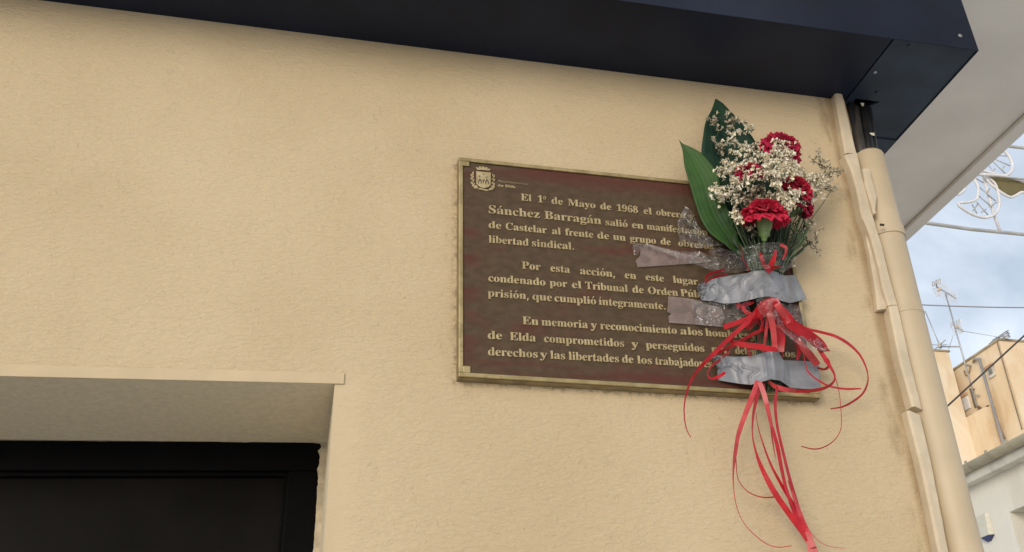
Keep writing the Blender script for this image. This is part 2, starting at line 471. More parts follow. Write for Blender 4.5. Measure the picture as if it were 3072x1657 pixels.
# ------------------------------------------------------------------ plaque
m_plate = NT('bronze_patina'); m_plate.setp(Roughness=.55, Metallic=.0); m_plate.p.inputs['Specular IOR Level'].default_value = .16
v = m_plate.mapping(scale=(1, 1, 1.6)); vs = m_plate.mapping(scale=(.4, 1, 3.5))
base = m_plate.mix(m_plate.ramp(m_plate.noise(v, 60, 4), .3, .7), (.070, .047, .027), (.096, .063, .037))
big = m_plate.noise(m_plate.mapping(scale=(.7, 1, 1.5), loc=(.37, 0, .2)), 8.5, 4, .55, .5)
base = m_plate.mix(m_plate.math('MULTIPLY', m_plate.ramp(big, .52, .68), .5), base, (.105, .026, .020))
# maroon paint surviving along the border
X, Y, Z = m_plate.sep()
ddx = m_plate.math('SUBTRACT', PHX, m_plate.math('ABSOLUTE', m_plate.math('SUBTRACT', X, PMX)))
ddz = m_plate.math('SUBTRACT', PHZ, m_plate.math('ABSOLUTE', m_plate.math('SUBTRACT', Z, PMZ)))
edge = m_plate.ramp(m_plate.math('MINIMUM', ddx, ddz), .012, .05, 1., 0.)
base = m_plate.mix(m_plate.math('MULTIPLY', m_plate.math('MULTIPLY', edge, m_plate.ramp(m_plate.noise(vs, 9, 4), .42, .6)),   .7), base, (.100, .026, .021))
scr = m_plate.ramp(m_plate.noise(m_plate.mapping(scale=(.25, 1, 3)), 120, 3, .6), .70, .78)
base = m_plate.mix(m_plate.math('MULTIPLY', scr, .4), base, (.20, .12, .085))
m_plate.color(base)
m_plate.normal(m_plate.bump(m_plate.noise(v, 260, 3), .35, .0006))
m_brass = NT('worn_brass'); m_brass.setp(Roughness=.42, Metallic=.45)
vb = m_brass.mapping()
cb = m_brass.mix(m_brass.ramp(m_brass.noise(vb, 45, 4), .3, .7), (.30, .225, .10), (.43, .33, .16))
cb = m_brass.mix(m_brass.math('MULTIPLY', m_brass.ramp(m_brass.noise(vb, 130, 4, .6), .56, .72), .5), cb, (.16, .115, .055))
m_brass.color(cb); m_brass.normal(m_brass.bump(m_brass.noise(vb, 350, 2), .3, .0005))
m_letter = NT('brass_letters'); m_letter.setp(Roughness=.5, Metallic=.2)
vb = m_letter.mapping()
m_letter.color(m_letter.mix(m_letter.ramp(m_letter.noise(vb, 60, 4), .3, .75), (.36, .275, .14), (.48, .38, .205)))
m_letter.normal(m_letter.bump(m_letter.noise(vb, 300, 2), .3, .0005))
m_side = simple('dark_brass_edge', (.24, .185, .095), .5, metal=.15, var=.25, scale=40)

plaque = thing('memorial_plaque', 'brown bronze plaque with raised brass lettering on the cream wall', 'plaque')
FACE = -.0165
c = MB(); c.box(PX0 + .001, PX1 - .001, FACE, -.0005, PZ0 + .001, PZ1 - .001)
c.build('plate', m_plate.m, plaque)
c = MB()
FW, SQ, s2 = .0066, .0175, .0012
c.box(PX0, PX1, PF, FACE - .0002, PZ1 - FW, PZ1)
c.box(PX0, PX1, PF, FACE - .0002, PZ0, PZ0 + FW)
c.box(PX0, PX0 + FW, PF, FACE - .0002, PZ0 + FW, PZ1 - FW)
c.box(PX1 - FW, PX1, PF, FACE - .0002, PZ0 + FW, PZ1 - FW)
fr = c.build('border', m_brass.m, plaque, bevel=.0009)
for sx, sz in ((0, 0), (0, 1), (1, 0), (1, 1)):
    c = MB()
    x0 = PX0 + FW if not sx else PX1 - SQ; x1 = PX0 + SQ if not sx else PX1 - FW
    za = PZ0 + FW if not sz else PZ1 - SQ * .9; zb2 = PZ0 + SQ if not sz else PZ1 - FW
    c.box(x0, x1, PF + .0006, FACE - .0002, za, zb2); c.build('corner_block', m_brass.m, plaque, bevel=.0009)
c = MB()
c.box(PX0 - .0002, PX1 + .0002, FACE + .0006, 0, PZ0 - .0004, PZ0 + .0008)
c.box(PX0 - .0004, PX0 + .0008, FACE + .0006, 0, PZ0, PZ1)
c.box(PX1 - .0008, PX1 + .0004, FACE + .0006, 0, PZ0, PZ1)
c.box(PX0, PX1, FACE + .0006, 0, PZ1 - .0008, PZ1 + .0004)
c.build('rim', m_side, plaque)

GL = json.loads(r'''{",":[180,[28,-87,47,-3,61,78,124,78,129,71,118,33,104,-8,71,-87]],".":[180,[89,-9,74,-7,60,1,51,15,48,36,51,57,60,71,74,79,89,81,106,79,119,71,129,57,132,36,129,15,119,1,106,-7]],"1":[375,[65,0,65,36,120,36,146,45,152,58,154,79,154,416,108,365,87,351,67,346,52,349,40,359,31,375,28,396,74,412,101,426,132,447,179,482,254,482,254,79,261,47,288,36,343,36,343,0]],"6":[375,[197,-7,150,-1,109,18,76,49,51,93,42,120,35,151,32,184,30,222,33,275,42,325,57,370,77,409,104,441,137,466,176,481,222,486,261,484,291,476,313,464,329,449,338,431,340,412,336,393,322,376,298,364,260,360,256,400,243,434,232,443,216,447,180,435,152,401,142,375,134,345,128,309,125,269,161,286,186,292,218,294,273,285,315,258,343,214,352,155,349,121,342,90,330,62,313,38,291,19,264,5,233,-4],[199,38,222,44,239,64,251,98,255,148,250,196,238,228,219,247,193,253,174,251,154,243,125,221,127,176,131,138,137,106,147,81,170,48]],"8":[375,[183,-7,132,-2,91,11,60,31,38,57,25,88,20,122,27,162,47,193,79,219,119,242,83,267,57,296,41,327,36,364,39,395,50,423,70,449,99,469,140,482,191,486,254,478,299,453,325,415,334,369,328,333,310,305,281,282,244,260,296,230,330,199,349,166,355,127,344,71,310,29,285,13,256,2,222,-5],[203,283,224,298,239,317,247,340,250,370,243,407,234,423,222,436,206,444,187,447,163,442,145,426,134,402,130,372,135,341,149,318,172,300],[187,32,218,37,241,55,257,82,262,116,256,146,239,170,208,192,164,216,143,199,126,178,115,152,111,120,116,84,132,56,156,38]],"9":[375,[152,-7,116,-4,88,4,67,17,53,33,45,51,42,69,50,94,75,107,87,80,103,56,126,41,156,36,194,48,223,84,242,145,251,230,234,212,212,198,186,188,155,185,103,194,60,220,33,264,24,324,28,369,42,409,64,441,95,466,133,481,177,486,223,480,264,463,298,433,323,390,333,363,340,332,344,298,345,261,343,207,334,157,321,111,301,72,274,39,241,14,200,-2],[184,233,206,236,224,245,239,260,251,278,249,318,245,352,239,380,231,403,209,432,181,441,156,434,137,413,125,377,121,328,137,257]],"B":[443,[16,0,16,17,45,22,62,32,72,51,75,82,75,369,73,394,69,412,51,433,15,439,15,455,220,455,297,449,352,429,385,396,396,351,389,313,369,283,335,261,287,247,344,231,385,206,410,173,418,132,407,76,371,35,345,19,314,9,278,2,238,0],[182,252,188,252,234,257,263,272,279,301,285,345,281,385,269,412,248,428,216,434,188,425,182,391],[222,24,259,30,283,49,296,81,301,128,295,176,277,208,245,225,197,231,182,231,182,65,184,46,190,33,202,26]],"C":[468,[257,-11,224,-9,193,-3,164,6,137,20,91,56,56,104,43,132,34,162,28,194,26,228,28,262,34,294,43,323,56,351,92,399,139,435,166,448,195,458,226,464,259,465,309,459,367,440,388,435,408,443,419,465,437,465,437,308,420,308,392,364,356,407,313,434,265,443,212,430,174,389,151,321,144,226,152,138,177,74,219,36,278,24,318,29,358,45,395,71,428,106,447,89,409,45,365,14,314,-5]],"E":[442,[14,0,14,17,44,20,62,30,72,48,75,78,75,369,72,405,62,425,44,435,16,439,16,455,399,455,399,320,383,320,369,373,340,406,295,424,232,430,200,428,186,417,183,388,183,246,193,246,232,252,259,269,277,300,288,345,304,345,304,118,287,118,282,154,273,181,259,201,241,213,216,220,185,222,183,67,185,47,192,35,206,29,230,28,276,30,313,39,345,53,371,75,393,105,411,143,430,143,402,0]],"M":[634,[14,0,14,17,43,22,61,32,72,50,75,79,75,382,71,416,53,432,15,439,15,455,185,455,317,142,449,455,617,455,617,439,590,433,573,423,563,405,560,378,560,85,565,43,582,23,617,17,617,0,396,0,396,17,433,25,450,44,455,83,455,399,288,0,270,0,105,389,105,80,109,48,120,30,139,20,169,17,169,0]],"O":[525,[261,-11,213,-6,169,7,129,29,94,58,66,93,45,134,32,179,28,228,32,276,45,321,66,362,95,397,130,426,170,448,216,462,265,466,313,462,357,448,397,427,431,399,459,364,481,323,494,277,498,228,494,179,481,134,459,93,430,58,395,29,355,7,310,-6],[265,12,315,26,351,66,372,133,379,228,377,278,371,321,362,358,348,389,310,430,260,443,210,430,174,389,152,322,145,228,147,178,153,135,163,98,177,67,215,26]],"P":[418,[15,0,15,17,45,22,62,32,72,50,75,81,75,379,71,406,62,424,44,434,16,439,16,455,214,455,253,454,287,452,315,447,336,440,366,422,390,398,404,367,409,332,398,280,367,240,343,225,314,214,281,208,242,206,182,206,182,81,185,50,194,32,212,22,242,17,242,0],[182,230,201,230,244,235,272,253,287,283,292,329,288,375,275,406,252,425,216,431,189,424,182,398]],"S":[390,[43,-11,43,158,62,158,83,94,111,50,149,24,197,15,231,20,257,36,273,60,279,89,265,129,225,160,163,191,112,221,77,253,56,289,50,332,54,370,67,403,88,429,115,449,148,462,185,466,229,461,282,448,291,446,300,445,320,466,339,466,339,319,322,319,310,354,293,385,272,410,248,429,222,441,194,445,163,440,140,426,125,406,120,380,124,356,137,336,159,319,189,303,253,273,290,253,317,233,337,211,350,188,357,162,359,133,354,93,339,58,314,29,281,8,240,-6,192,-10,158,-8,126,1,98,9,85,12,69,7,61,-11]],"T":[423,[92,0,92,17,123,21,142,31,152,50,156,81,156,433,149,433,102,426,65,403,41,367,29,318,11,318,11,455,410,455,410,317,394,317,381,368,357,404,319,426,269,433,263,433,263,81,267,49,276,30,296,21,328,17,328,0]],"a":[344,[255,-10,216,1,200,35,151,2,95,-9,64,-4,40,11,25,34,20,63,31,104,63,136,88,150,119,164,156,177,199,190,199,241,196,266,187,282,171,292,148,296,115,290,104,274,113,257,123,231,120,215,110,202,95,194,77,191,59,194,45,203,36,218,33,236,37,259,49,278,69,295,95,308,126,316,162,318,223,312,263,292,285,259,293,210,293,62,295,40,304,34,320,42,329,28,294,-1],[151,34,174,41,199,63,199,169,138,139,118,84,126,46]],"b":[361,[43,-11,43,388,41,414,37,428,26,436,8,439,8,455,138,455,138,279,175,308,221,318,254,313,284,299,308,276,326,245,338,208,342,166,337,118,323,75,300,40,270,13,233,-4,192,-10,148,-1,105,28,53,-11],[183,14,213,23,232,49,242,95,245,160,242,213,231,251,212,273,184,280,169,277,155,270,144,257,138,242,138,69,149,28]],"c":[293,[156,-10,119,-5,87,11,59,35,38,68,24,106,19,150,25,196,40,237,64,271,96,297,133,313,175,319,218,314,250,298,271,275,277,245,275,228,266,215,253,207,236,204,206,216,196,251,197,261,197,271,190,290,169,297,144,290,126,269,116,235,112,187,118,123,137,76,166,48,204,38,239,47,271,72,285,60,258,30,227,8,193,-6]],"d":[370,[140,-10,107,-5,78,10,53,35,35,66,23,104,19,147,24,196,36,237,55,272,81,297,112,313,146,318,189,309,223,280,223,401,220,419,212,430,198,437,176,439,176,455,319,455,319,75,325,41,335,32,353,28,353,11,325,9,294,6,260,-1,223,-10,223,39,188,2],[171,28,187,31,202,41,215,56,223,76,223,242,217,257,206,270,191,278,174,281,147,273,130,250,121,210,118,153,120,98,130,58,146,36]],"e":[301,[154,-10,117,-5,85,10,58,35,37,69,24,109,19,157,24,201,38,240,59,273,87,298,120,313,157,318,209,309,249,280,274,234,283,173,283,166,117,166,123,112,138,73,164,50,199,42,237,53,270,86,285,73,258,36,228,11,193,-5],[116,192,201,192,201,215,199,252,193,277,181,292,161,297,127,274,116,203]],"f":[214,[15,0,15,16,40,22,50,35,52,73,52,277,16,277,16,310,52,310,52,353,60,400,85,436,123,457,174,465,212,460,240,446,257,425,263,400,260,381,252,367,224,355,208,358,195,365,185,391,193,420,196,426,197,433,180,443,153,430,148,390,148,310,203,310,203,277,148,277,148,65,150,40,158,26,173,18,199,16,199,0]],"g":[327,[146,-140,89,-136,48,-122,22,-100,14,-75,28,-46,69,-26,35,-1,24,30,28,54,42,74,67,92,102,110,67,128,42,150,27,179,22,212,27,242,40,268,60,289,88,305,120,315,157,318,196,315,233,304,317,304,317,268,268,268,286,237,291,203,288,176,276,151,258,131,234,116,205,106,172,103,157,103,142,104,126,102,112,94,101,71,111,55,141,49,175,49,223,47,259,40,285,29,303,13,312,-9,316,-37,305,-80,272,-113,248,-125,219,-133,185,-139],[157,124,178,130,190,146,197,173,199,211,197,249,190,276,178,292,157,297,137,292,124,276,117,249,114,211,117,173,124,146,137,130],[161,-116,238,-104,263,-66,249,-41,231,-36,205,-34,97,-34,79,-52,73,-73,79,-89,95,-103,122,-113]],"h":[381,[18,0,18,16,45,26,51,37,52,56,52,399,46,429,19,440,19,455,148,455,148,267,190,305,243,318,281,312,309,292,325,258,330,212,330,56,337,26,363,16,363,0,202,0,202,16,207,16,228,26,235,56,235,217,234,241,229,258,203,271,173,262,148,235,148,56,154,26,180,16,180,0]],"i":[198,[101,362,81,366,65,376,54,393,50,412,54,432,65,449,81,460,101,463,120,460,137,449,147,432,151,412,147,393,136,376,120,366],[18,0,18,16,45,26,51,37,52,56,52,252,47,285,20,293,21,310,148,310,148,56,154,26,180,16,180,0]],"j":[210,[106,363,86,367,70,378,59,394,56,414,59,434,71,450,87,461,106,465,126,461,142,450,153,434,157,414,153,394,142,378,126,367],[36,-140,11,-138,-11,-131,-29,-120,-44,-105,-53,-88,-56,-70,-53,-53,-45,-40,-32,-32,-15,-29,2,-31,15,-39,26,-66,19,-87,11,-103,31,-117,49,-113,58,-100,62,-80,64,-54,64,250,62,271,56,284,43,291,22,294,22,310,159,310,159,-21,151,-73,127,-110,88,-133]],"l":[199,[18,0,18,16,45,26,51,37,52,56,52,398,47,429,20,439,20,455,148,455,148,56,154,26,180,16,180,0]],"m":[554,[18,0,18,16,45,26,51,37,52,56,52,253,46,284,19,294,19,310,146,310,146,265,188,305,237,318,292,304,320,261,364,304,418,318,455,312,482,292,498,258,504,212,504,56,510,26,536,16,536,0,377,0,377,16,403,26,410,56,410,217,408,241,404,258,377,271,349,263,324,237,324,56,331,26,356,16,356,0,199,0,199,16,225,26,232,56,232,217,230,241,226,258,199,271,170,262,146,235,146,56,152,27,177,16,177,0]],"n":[381,[18,0,18,16,45,26,51,37,52,56,52,253,46,284,19,294,19,310,148,310,148,267,190,306,243,318,281,312,309,292,325,258,330,212,330,56,337,26,363,16,363,0,202,0,202,16,207,16,228,26,235,56,235,217,234,241,229,258,203,271,173,262,148,235,148,56,154,26,180,16,180,0]],"o":[336,[169,-10,127,-5,90,11,60,37,38,70,24,110,19,154,24,199,38,239,60,272,90,297,127,313,168,318,209,313,245,298,275,273,298,240,312,200,317,154,312,108,298,69,275,36,245,11,210,-5],[169,11,193,18,209,39,217,81,220,154,217,227,208,271,192,292,169,299,144,292,128,271,120,227,117,154,120,82,128,39,144,18]],"p":[371,[17,-139,17,-124,40,-117,50,-101,52,-64,52,243,51,269,46,283,19,295,19,310,143,310,143,263,180,305,230,319,264,314,293,298,317,274,335,241,346,203,350,160,346,113,334,72,316,38,291,12,261,-5,227,-10,183,1,148,32,148,-58,152,-99,167,-118,197,-123,197,-139],[195,28,222,36,239,59,249,99,253,154,250,208,241,248,225,270,199,278,171,267,148,235,148,69,167,38]],"q":[364,[175,-139,175,-123,199,-120,214,-114,221,-102,224,-83,224,29,187,0,142,-9,108,-5,79,10,54,33,36,64,24,101,20,144,25,192,40,234,63,270,93,297,129,313,170,319,215,310,257,281,309,320,320,320,320,-83,326,-113,354,-123,354,-139],[179,30,194,32,208,40,218,52,224,67,224,241,213,281,179,295,150,286,131,261,120,218,117,156,120,100,131,60,150,37]],"r":[287,[18,0,18,16,45,26,51,37,52,56,52,252,51,273,46,285,20,293,21,310,146,310,146,252,165,280,187,301,210,314,233,318,258,315,275,304,286,287,289,266,287,248,278,234,265,225,248,222,222,231,207,250,189,260,175,255,162,241,152,220,149,192,149,56,152,37,159,25,173,19,197,16,197,0]],"s":[288,[151,-10,122,-6,87,6,73,9,51,-9,36,-9,36,105,53,105,66,68,87,39,112,21,140,15,162,18,179,27,189,40,192,58,183,84,156,105,107,130,76,148,54,169,41,193,37,220,44,259,65,291,98,312,141,319,166,316,199,308,206,306,213,305,230,319,244,319,244,222,228,222,215,254,196,277,174,291,149,296,130,294,116,286,105,259,115,232,146,212,191,189,221,172,241,151,253,127,257,95,250,51,228,18,194,-3]],"t":[228,[124,-9,89,-4,66,10,53,36,48,71,48,279,20,279,20,300,57,336,88,369,112,398,129,424,144,424,144,310,208,310,208,279,144,279,144,82,149,51,168,40,189,49,206,75,222,66,205,33,182,9,155,-5]],"u":[375,[131,-10,91,-3,65,17,51,51,46,97,46,248,39,282,29,291,11,294,11,310,142,310,142,74,151,46,177,36,205,43,228,66,228,248,226,269,221,283,209,291,189,294,189,310,324,310,324,70,326,51,331,39,342,33,360,30,360,13,331,11,300,7,265,0,228,-10,228,40,209,19,186,3,160,-7]],"y":[300,[52,-140,29,-137,10,-125,-3,-107,-7,-84,-4,-67,5,-53,18,-43,36,-40,64,-49,75,-76,74,-81,74,-87,86,-99,99,-92,114,-74,129,-44,140,-5,36,251,25,275,15,287,-3,293,-5,310,162,310,162,293,136,289,128,275,130,267,133,257,185,119,230,241,236,260,238,274,229,289,203,293,203,310,300,310,300,293,277,281,259,242,162,-24,145,-65,129,-96,113,-117,95,-131,76,-138]],"z":[293,[13,0,13,14,168,287,128,287,96,283,72,272,55,250,44,216,26,216,32,310,275,310,275,291,126,25,152,25,194,30,223,44,244,69,260,107,276,107,268,0]],"ı":[198,[101,362,81,366,65,376,54,393,50,412,54,432,65,449,81,460,101,463,120,460,137,449,147,432,151,412,147,393,136,376,120,366],[18,0,18,16,45,26,51,37,52,56,52,252,47,285,20,293,21,310,148,310,148,56,154,26,180,16,180,0]]}''')
ACC = {'á': 'a', 'é': 'e', 'í': 'ı', 'ó': 'o', 'ú': 'u'}
def word_loops(word, thin):
    """polygons of a word in a 1000 unit em, with its total width"""
    x = 0; loops = []
    for ch in word:
        b = ACC.get(ch, ch)
        if b == 'º':
            for rx, ry, d in ((92, 112, 1), (48, 82, -1)):
                loops.append([(x + 105 + rx * math.cos(d * 2 * math.pi * k / 20), 350 + ry * math.sin(d * 2 * math.pi * k / 20)) for k in range(20)])
            x += 210; continue
        gd = GL[b]
        for L in gd[1:]:
            if b == 'ı' and min(L[1::2]) > 340: continue
            pts = [(L[k], L[k + 1]) for k in range(0, len(L), 2)]
            if thin:                       # thin the upright strokes a little for the regular weight
                n = len(pts); out = []
                for k in range(n):
                    sh = 0
                    for (ax, ay), (bx, by) in ((pts[k - 1], pts[k]), (pts[k], pts[(k + 1) % n])):
                        if abs(by - ay) > 26 and abs(bx - ax) < .6 * abs(by - ay):
                            sg = -1 if by > ay else 1
                            if abs(sg * thin) > abs(sh): sh = sg * thin
                    out.append((pts[k][0] + sh, pts[k][1]))
                pts = out
            loops.append([(x + px, py) for px, py in pts])
        if ch in ACC:
            cxm = x + gd[0] * .5
            loops.append([(cxm - 48, 372), (cxm - 5, 372), (cxm + 78, 470), (cxm + 62, 488), (cxm + 12, 486)])
        x += gd[0]
    return loops, x
def signed(L): return sum(L[i - 1][0] * L[i][1] - L[i][0] * L[i - 1][1] for i in range(len(L)))
TF = -.0188
def text_line(words, p0, p1, em, conv, thin, name='inscription_line'):
    """words = (text, left, right) in zoomed pixels; baseline from p0 to p1"""
    cu = bpy.data.curves.new(name, 'CURVE'); cu.dimensions = '2D'; cu.fill_mode = 'BOTH'
    cu.extrude = .0012; cu.bevel_depth = 0.
    a = at(*conv(p0), TF); bb = at(*conv(p1), TF)
    sl_ = (bb.z - a.z) / (bb.x - a.x)
    for t, l, r in words:
        def bl(x): return p0[1] + (p1[1] - p0[1]) * (x - p0[0]) / (p1[0] - p0[0])
        A = at(*conv((l, bl(l))), TF); B = at(*conv((r, bl(r))), TF)
        loops, wd = word_loops(t, thin); xmin = min(p[0] for L in loops for p in L); xmax = max(p[0] for L in loops for p in L)
        sx = (B.x - A.x) / (xmax - xmin)
        for L in loops:
            sp = cu.splines.new('POLY'); sp.points.add(len(L) - 1); sp.use_cyclic_u = True
            for k, (px, py) in enumerate(L):
                gx = A.x + (px - xmin) * sx; gz = a.z + sl_ * (gx - a.x) + py / 1000 * em
                sp.points[k].co = (gx, gz, 0, 1)
    tmp = bpy.data.objects.new('tmp', cu); C.objects.link(tmp)
    bpy.context.view_layer.update()
    me = bpy.data.meshes.new_from_object(tmp.evaluated_get(bpy.context.evaluated_depsgraph_get()))
    bpy.data.objects.remove(tmp)
    for vv in me.vertices: vv.co = Vector((vv.co.x, -vv.co.z + (FACE - .0008), vv.co.y))
    me.name = name; me.materials.clear(); me.materials.append(m_letter.m)
    o = bpy.data.objects.new(name, me); C.objects.link(o); o.parent = plaque
    return o
def c1(p): return (1340 + p[0] * .31683, 440 + p[1] * .31683)
def c2(p): return (1340 + p[0] * .31056, 820 + p[1] * .31056)
EM = .0287
T = 7
text_line([('El', 705, 805), ('1º', 865, 945), ('de', 995, 1102), ('Mayo', 1152, 1412), ('de', 1458, 1562), ('1968', 1615, 1816), ('el', 1868, 1945), ('obrero', 1988, 2262), ('y', 2305, 2352)], (705, 507), (2200, 671), EM, c1, T)
text_line([('Sánchez', 400, 882), ('Barragán', 930, 1466)], (400, 627), (1466, 735), EM * 1.14, c1, 4)
text_line([('salió', 1508, 1717), ('en', 1758, 1865), ('manifestación', 1900, 2475)], (1508, 743), (2400, 834), EM, c1, T)
text_line([('de', 398, 518), ('Castelar', 560, 950), ('al', 1000, 1082), ('frente', 1125, 1392), ('de', 1430, 1542), ('un', 1580, 1697), ('grupo', 1738, 1986), ('de', 2030, 2127), ('obreros', 2197, 2530)], (398, 768), (2480, 968), EM, c1, T)
text_line([('libertad', 400, 778), ('sindical.', 810, 1208)], (400, 906), (1208, 976), EM, c1, T)
text_line([('Por', 714, 892), ('esta', 985, 1168), ('acción,', 1265, 1597), ('en', 1690, 1797), ('este', 1888, 2062), ('lugar,', 2150, 2404)], (714, 1154), (2300, 1302), EM, c1, T)
text_line([('condenado', 403, 957), ('por', 998, 1168), ('el', 1213, 1303), ('Tribunal', 1343, 1752), ('de', 1798, 1907), ('Orden', 1950, 2238), ('Púb', 2265, 2450)], (403, 76), (2400, 232), EM, c2, T)
text_line([('prisión,', 400, 796), ('que', 830, 1022), ('cumplió', 1043, 1447), ('íntegramente.', 1474, 2118)], (400, 222), (2100, 350), EM, c2, T)
text_line([('En', 735, 888), ('memoria', 920, 1366), ('y', 1395, 1455), ('reconocimiento', 1488, 2228), ('a', 2263, 2322), ('los', 2335, 2477), ('hombres', 2507, 2922), ('y', 2940, 3000)], (735, 490), (2800, 623), EM, c2, T)
text_line([('de', 398, 537), ('Elda', 612, 862), ('comprometidos', 943, 1718), ('y', 1788, 1857), ('perseguidos', 1930, 2494), ('por', 2565, 2728), ('defender', 2795, 3130), ('los', 3240, 3375)], (398, 630), (3350, 812), EM, c2, T)
text_line([('derechos', 400, 882), ('y', 903, 975), ('las', 1005, 1147), ('libertades', 1183, 1668), ('de', 1698, 1808), ('los', 1848, 1987), ('trabajadores', 2020, 2570)], (400, 790), (2560, 910), EM, c2, T)

# town crest and small lettering at the top left
def cc(p): return (1380 + p[0] * .10797, 470 + p[1] * .10797)
def crest_piece(polys, y0, y1, name, mat, parent, bev=.0003):
    m_ = MB()
    for poly in polys:
        m_.hexa([at(*cc(p), y1) for p in poly], [at(*cc(p), y1) + Vector((0, y0 - y1, 0)) for p in poly])
    return m_.build(name, mat, parent, bevel=bev)
def ell(cx, cy, rx, ry, n=14, rot=0.):
    o = []
    for k in range(n):
        a = 2 * math.pi * k / n; x, y = rx * math.cos(a), ry * math.sin(a)
        o.append((cx + x * math.cos(rot) - y * math.sin(rot), cy + x * math.sin(rot) + y * math.cos(rot)))
    return o
def leaf2(cx, cy, ln, wd, rot):
    o = []
    for k in range(12):
        a = 2 * math.pi * k / 12; x = ln * math.cos(a); y = wd * math.sin(a) * (1 - .45 * math.cos(a))
        o.append((cx + x * math.cos(rot) - y * math.sin(rot), cy + x * math.sin(rot) + y * math.cos(rot)))
    return o
crest = bpy.data.objects.new('crest', None); C.objects.link(crest); crest.parent = plaque
shield = [(455, 400), (560, 418), (700, 432), (858, 440), (856, 640), (852, 780), (800, 840), (720, 868), (650, 872), (560, 840), (500, 790), (455, 745), (456, 600)]
crest_piece([shield], FACE + .0002, FACE - .0022, 'shield', m_letter.m, crest)
m_eng = simple('engraved_dark', (.10, .075, .042), .6)
arch = lambda x, y: [(x - 50, y + 45), (x - 52, y - 20), (x - 30, y - 55), (x, y - 66), (x + 30, y - 55), (x + 52, y - 20), (x + 50, y + 45), (x + 26, y + 45), (x + 26, y - 10), (x, y - 36), (x - 26, y - 10), (x - 26, y + 45)]
crest_piece([arch(553, 700), arch(752, 722), [(620, 640), (690, 648), (690, 672), (620, 664)], [(640, 664), (662, 666), (662, 740), (640, 738)],
             [(560, 610), (585, 630), (540, 650), (522, 640)], [(720, 560), (770, 566), (770, 582), (720, 576)], [(735, 625), (775, 640), (755, 662), (720, 655)],
             ell(545, 545, 22, 20), [(655, 460), (672, 492), (688, 500), (660, 512), (640, 500)]], FACE - .0021, FACE - .0026, 'castle_relief', m_eng, crest, 0)
crown = [(490, 372), (440, 300), (470, 290), (520, 320), (530, 275), (570, 270), (600, 312), (615, 280), (660, 272), (690, 320), (715, 290), (755, 292), (770, 340), (825, 335), (855, 355), (800, 392), (700, 378), (600, 366)]
crest_piece([crown], FACE + .0002, FACE - .0020, 'crown', m_letter.m, crest)
crest_piece([leaf2(362, 455, 62, 20, -1.45), leaf2(330, 530, 60, 20, 1.05), leaf2(372, 555, 55, 16, -1.35), leaf2(335, 620, 62, 22, .95), leaf2(380, 655, 58, 18, -1.3),
             leaf2(345, 745, 62, 22, .85), leaf2(392, 765, 55, 18, -1.2), leaf2(385, 818, 66, 20, .55), leaf2(462, 835, 62, 24, .75), leaf2(440, 868, 62, 18, .12),
             leaf2(920, 520, 48, 14, 1.2), leaf2(955, 540, 48, 14, -1.4), leaf2(925, 630, 45, 16, .6), leaf2(958, 650, 42, 14, -1.1), leaf2(920, 740, 45, 16, .6), leaf2(950, 770, 48, 16, -1.0),
             leaf2(915, 830, 52, 18, .3), leaf2(945, 845, 52, 16, -1.1), leaf2(860, 890, 66, 28, -.55),
             [(480, 905), (560, 862), (640, 890), (720, 905), (820, 935), (760, 960), (690, 945), (620, 925)], leaf2(905, 895, 42, 14, -.7)],
            FACE + .0002, FACE - .0018, 'laurel', m_letter.m, crest)
m_dull = simple('dull_brass', (.27, .205, .115), .5, metal=.1, var=.2, scale=60)
def sans(body, p0, p1, name, mat, bold):
    A = at(*cc(p0), TF); B = at(*cc(p1), TF)
    cu = bpy.data.curves.new(name, 'FONT'); cu.body = body; cu.size = 1; cu.extrude = .1; cu.offset = bold
    tmp = bpy.data.objects.new('tmp', cu); C.objects.link(tmp); bpy.context.view_layer.update()
    me = bpy.data.meshes.new_from_object(tmp.evaluated_get(bpy.context.evaluated_depsgraph_get()))
    bpy.data.objects.remove(tmp)
    x0 = min(v.co.x for v in me.vertices); x1 = max(v.co.x for v in me.vertices)
    s = (B.x - A.x) / (x1 - x0); hgt = .0062
    for v in me.vertices:
        gx = A.x + (v.co.x - x0) * s
        v.co = Vector((gx, FACE - .0006 - (v.co.z) * .006, A.z + (B.z - A.z) * (gx - A.x) / (B.x - A.x) + v.co.y * hgt))
    me.materials.clear(); me.materials.append(mat)
    o = bpy.data.objects.new(name, me); C.objects.link(o); o.parent = plaque
sans('Ayuntamiento', (1050, 690), (1888, 782), 'small_lettering', m_dull, .004)
sans('de Elda', (1048, 815), (1545, 858), 'small_lettering', m_letter.m, .022)

# ------------------------------------------------------------------ tapes
def N2(x, y, s=0.): return noise.noise(Vector((x, y, s)))
m_duct = NT('duct_tape_grey'); m_duct.setp(Roughness=.42, Metallic=.12)
vd = m_duct.mapping(); vw = m_duct.mapping(scale=(1, 1, .12)); vh = m_duct.mapping(scale=(.12, 1, 1))
m_duct.color(m_duct.mix(m_duct.ramp(m_duct.noise(vd, 40, 4), .3, .7), (.20, .205, .222), (.275, .28, .30)))
hw = m_duct.math('ADD', m_duct.noise(vw, 900, 1), m_duct.noise(vh, 900, 1))
m_duct.normal(m_duct.bump(hw, .25, .0004))

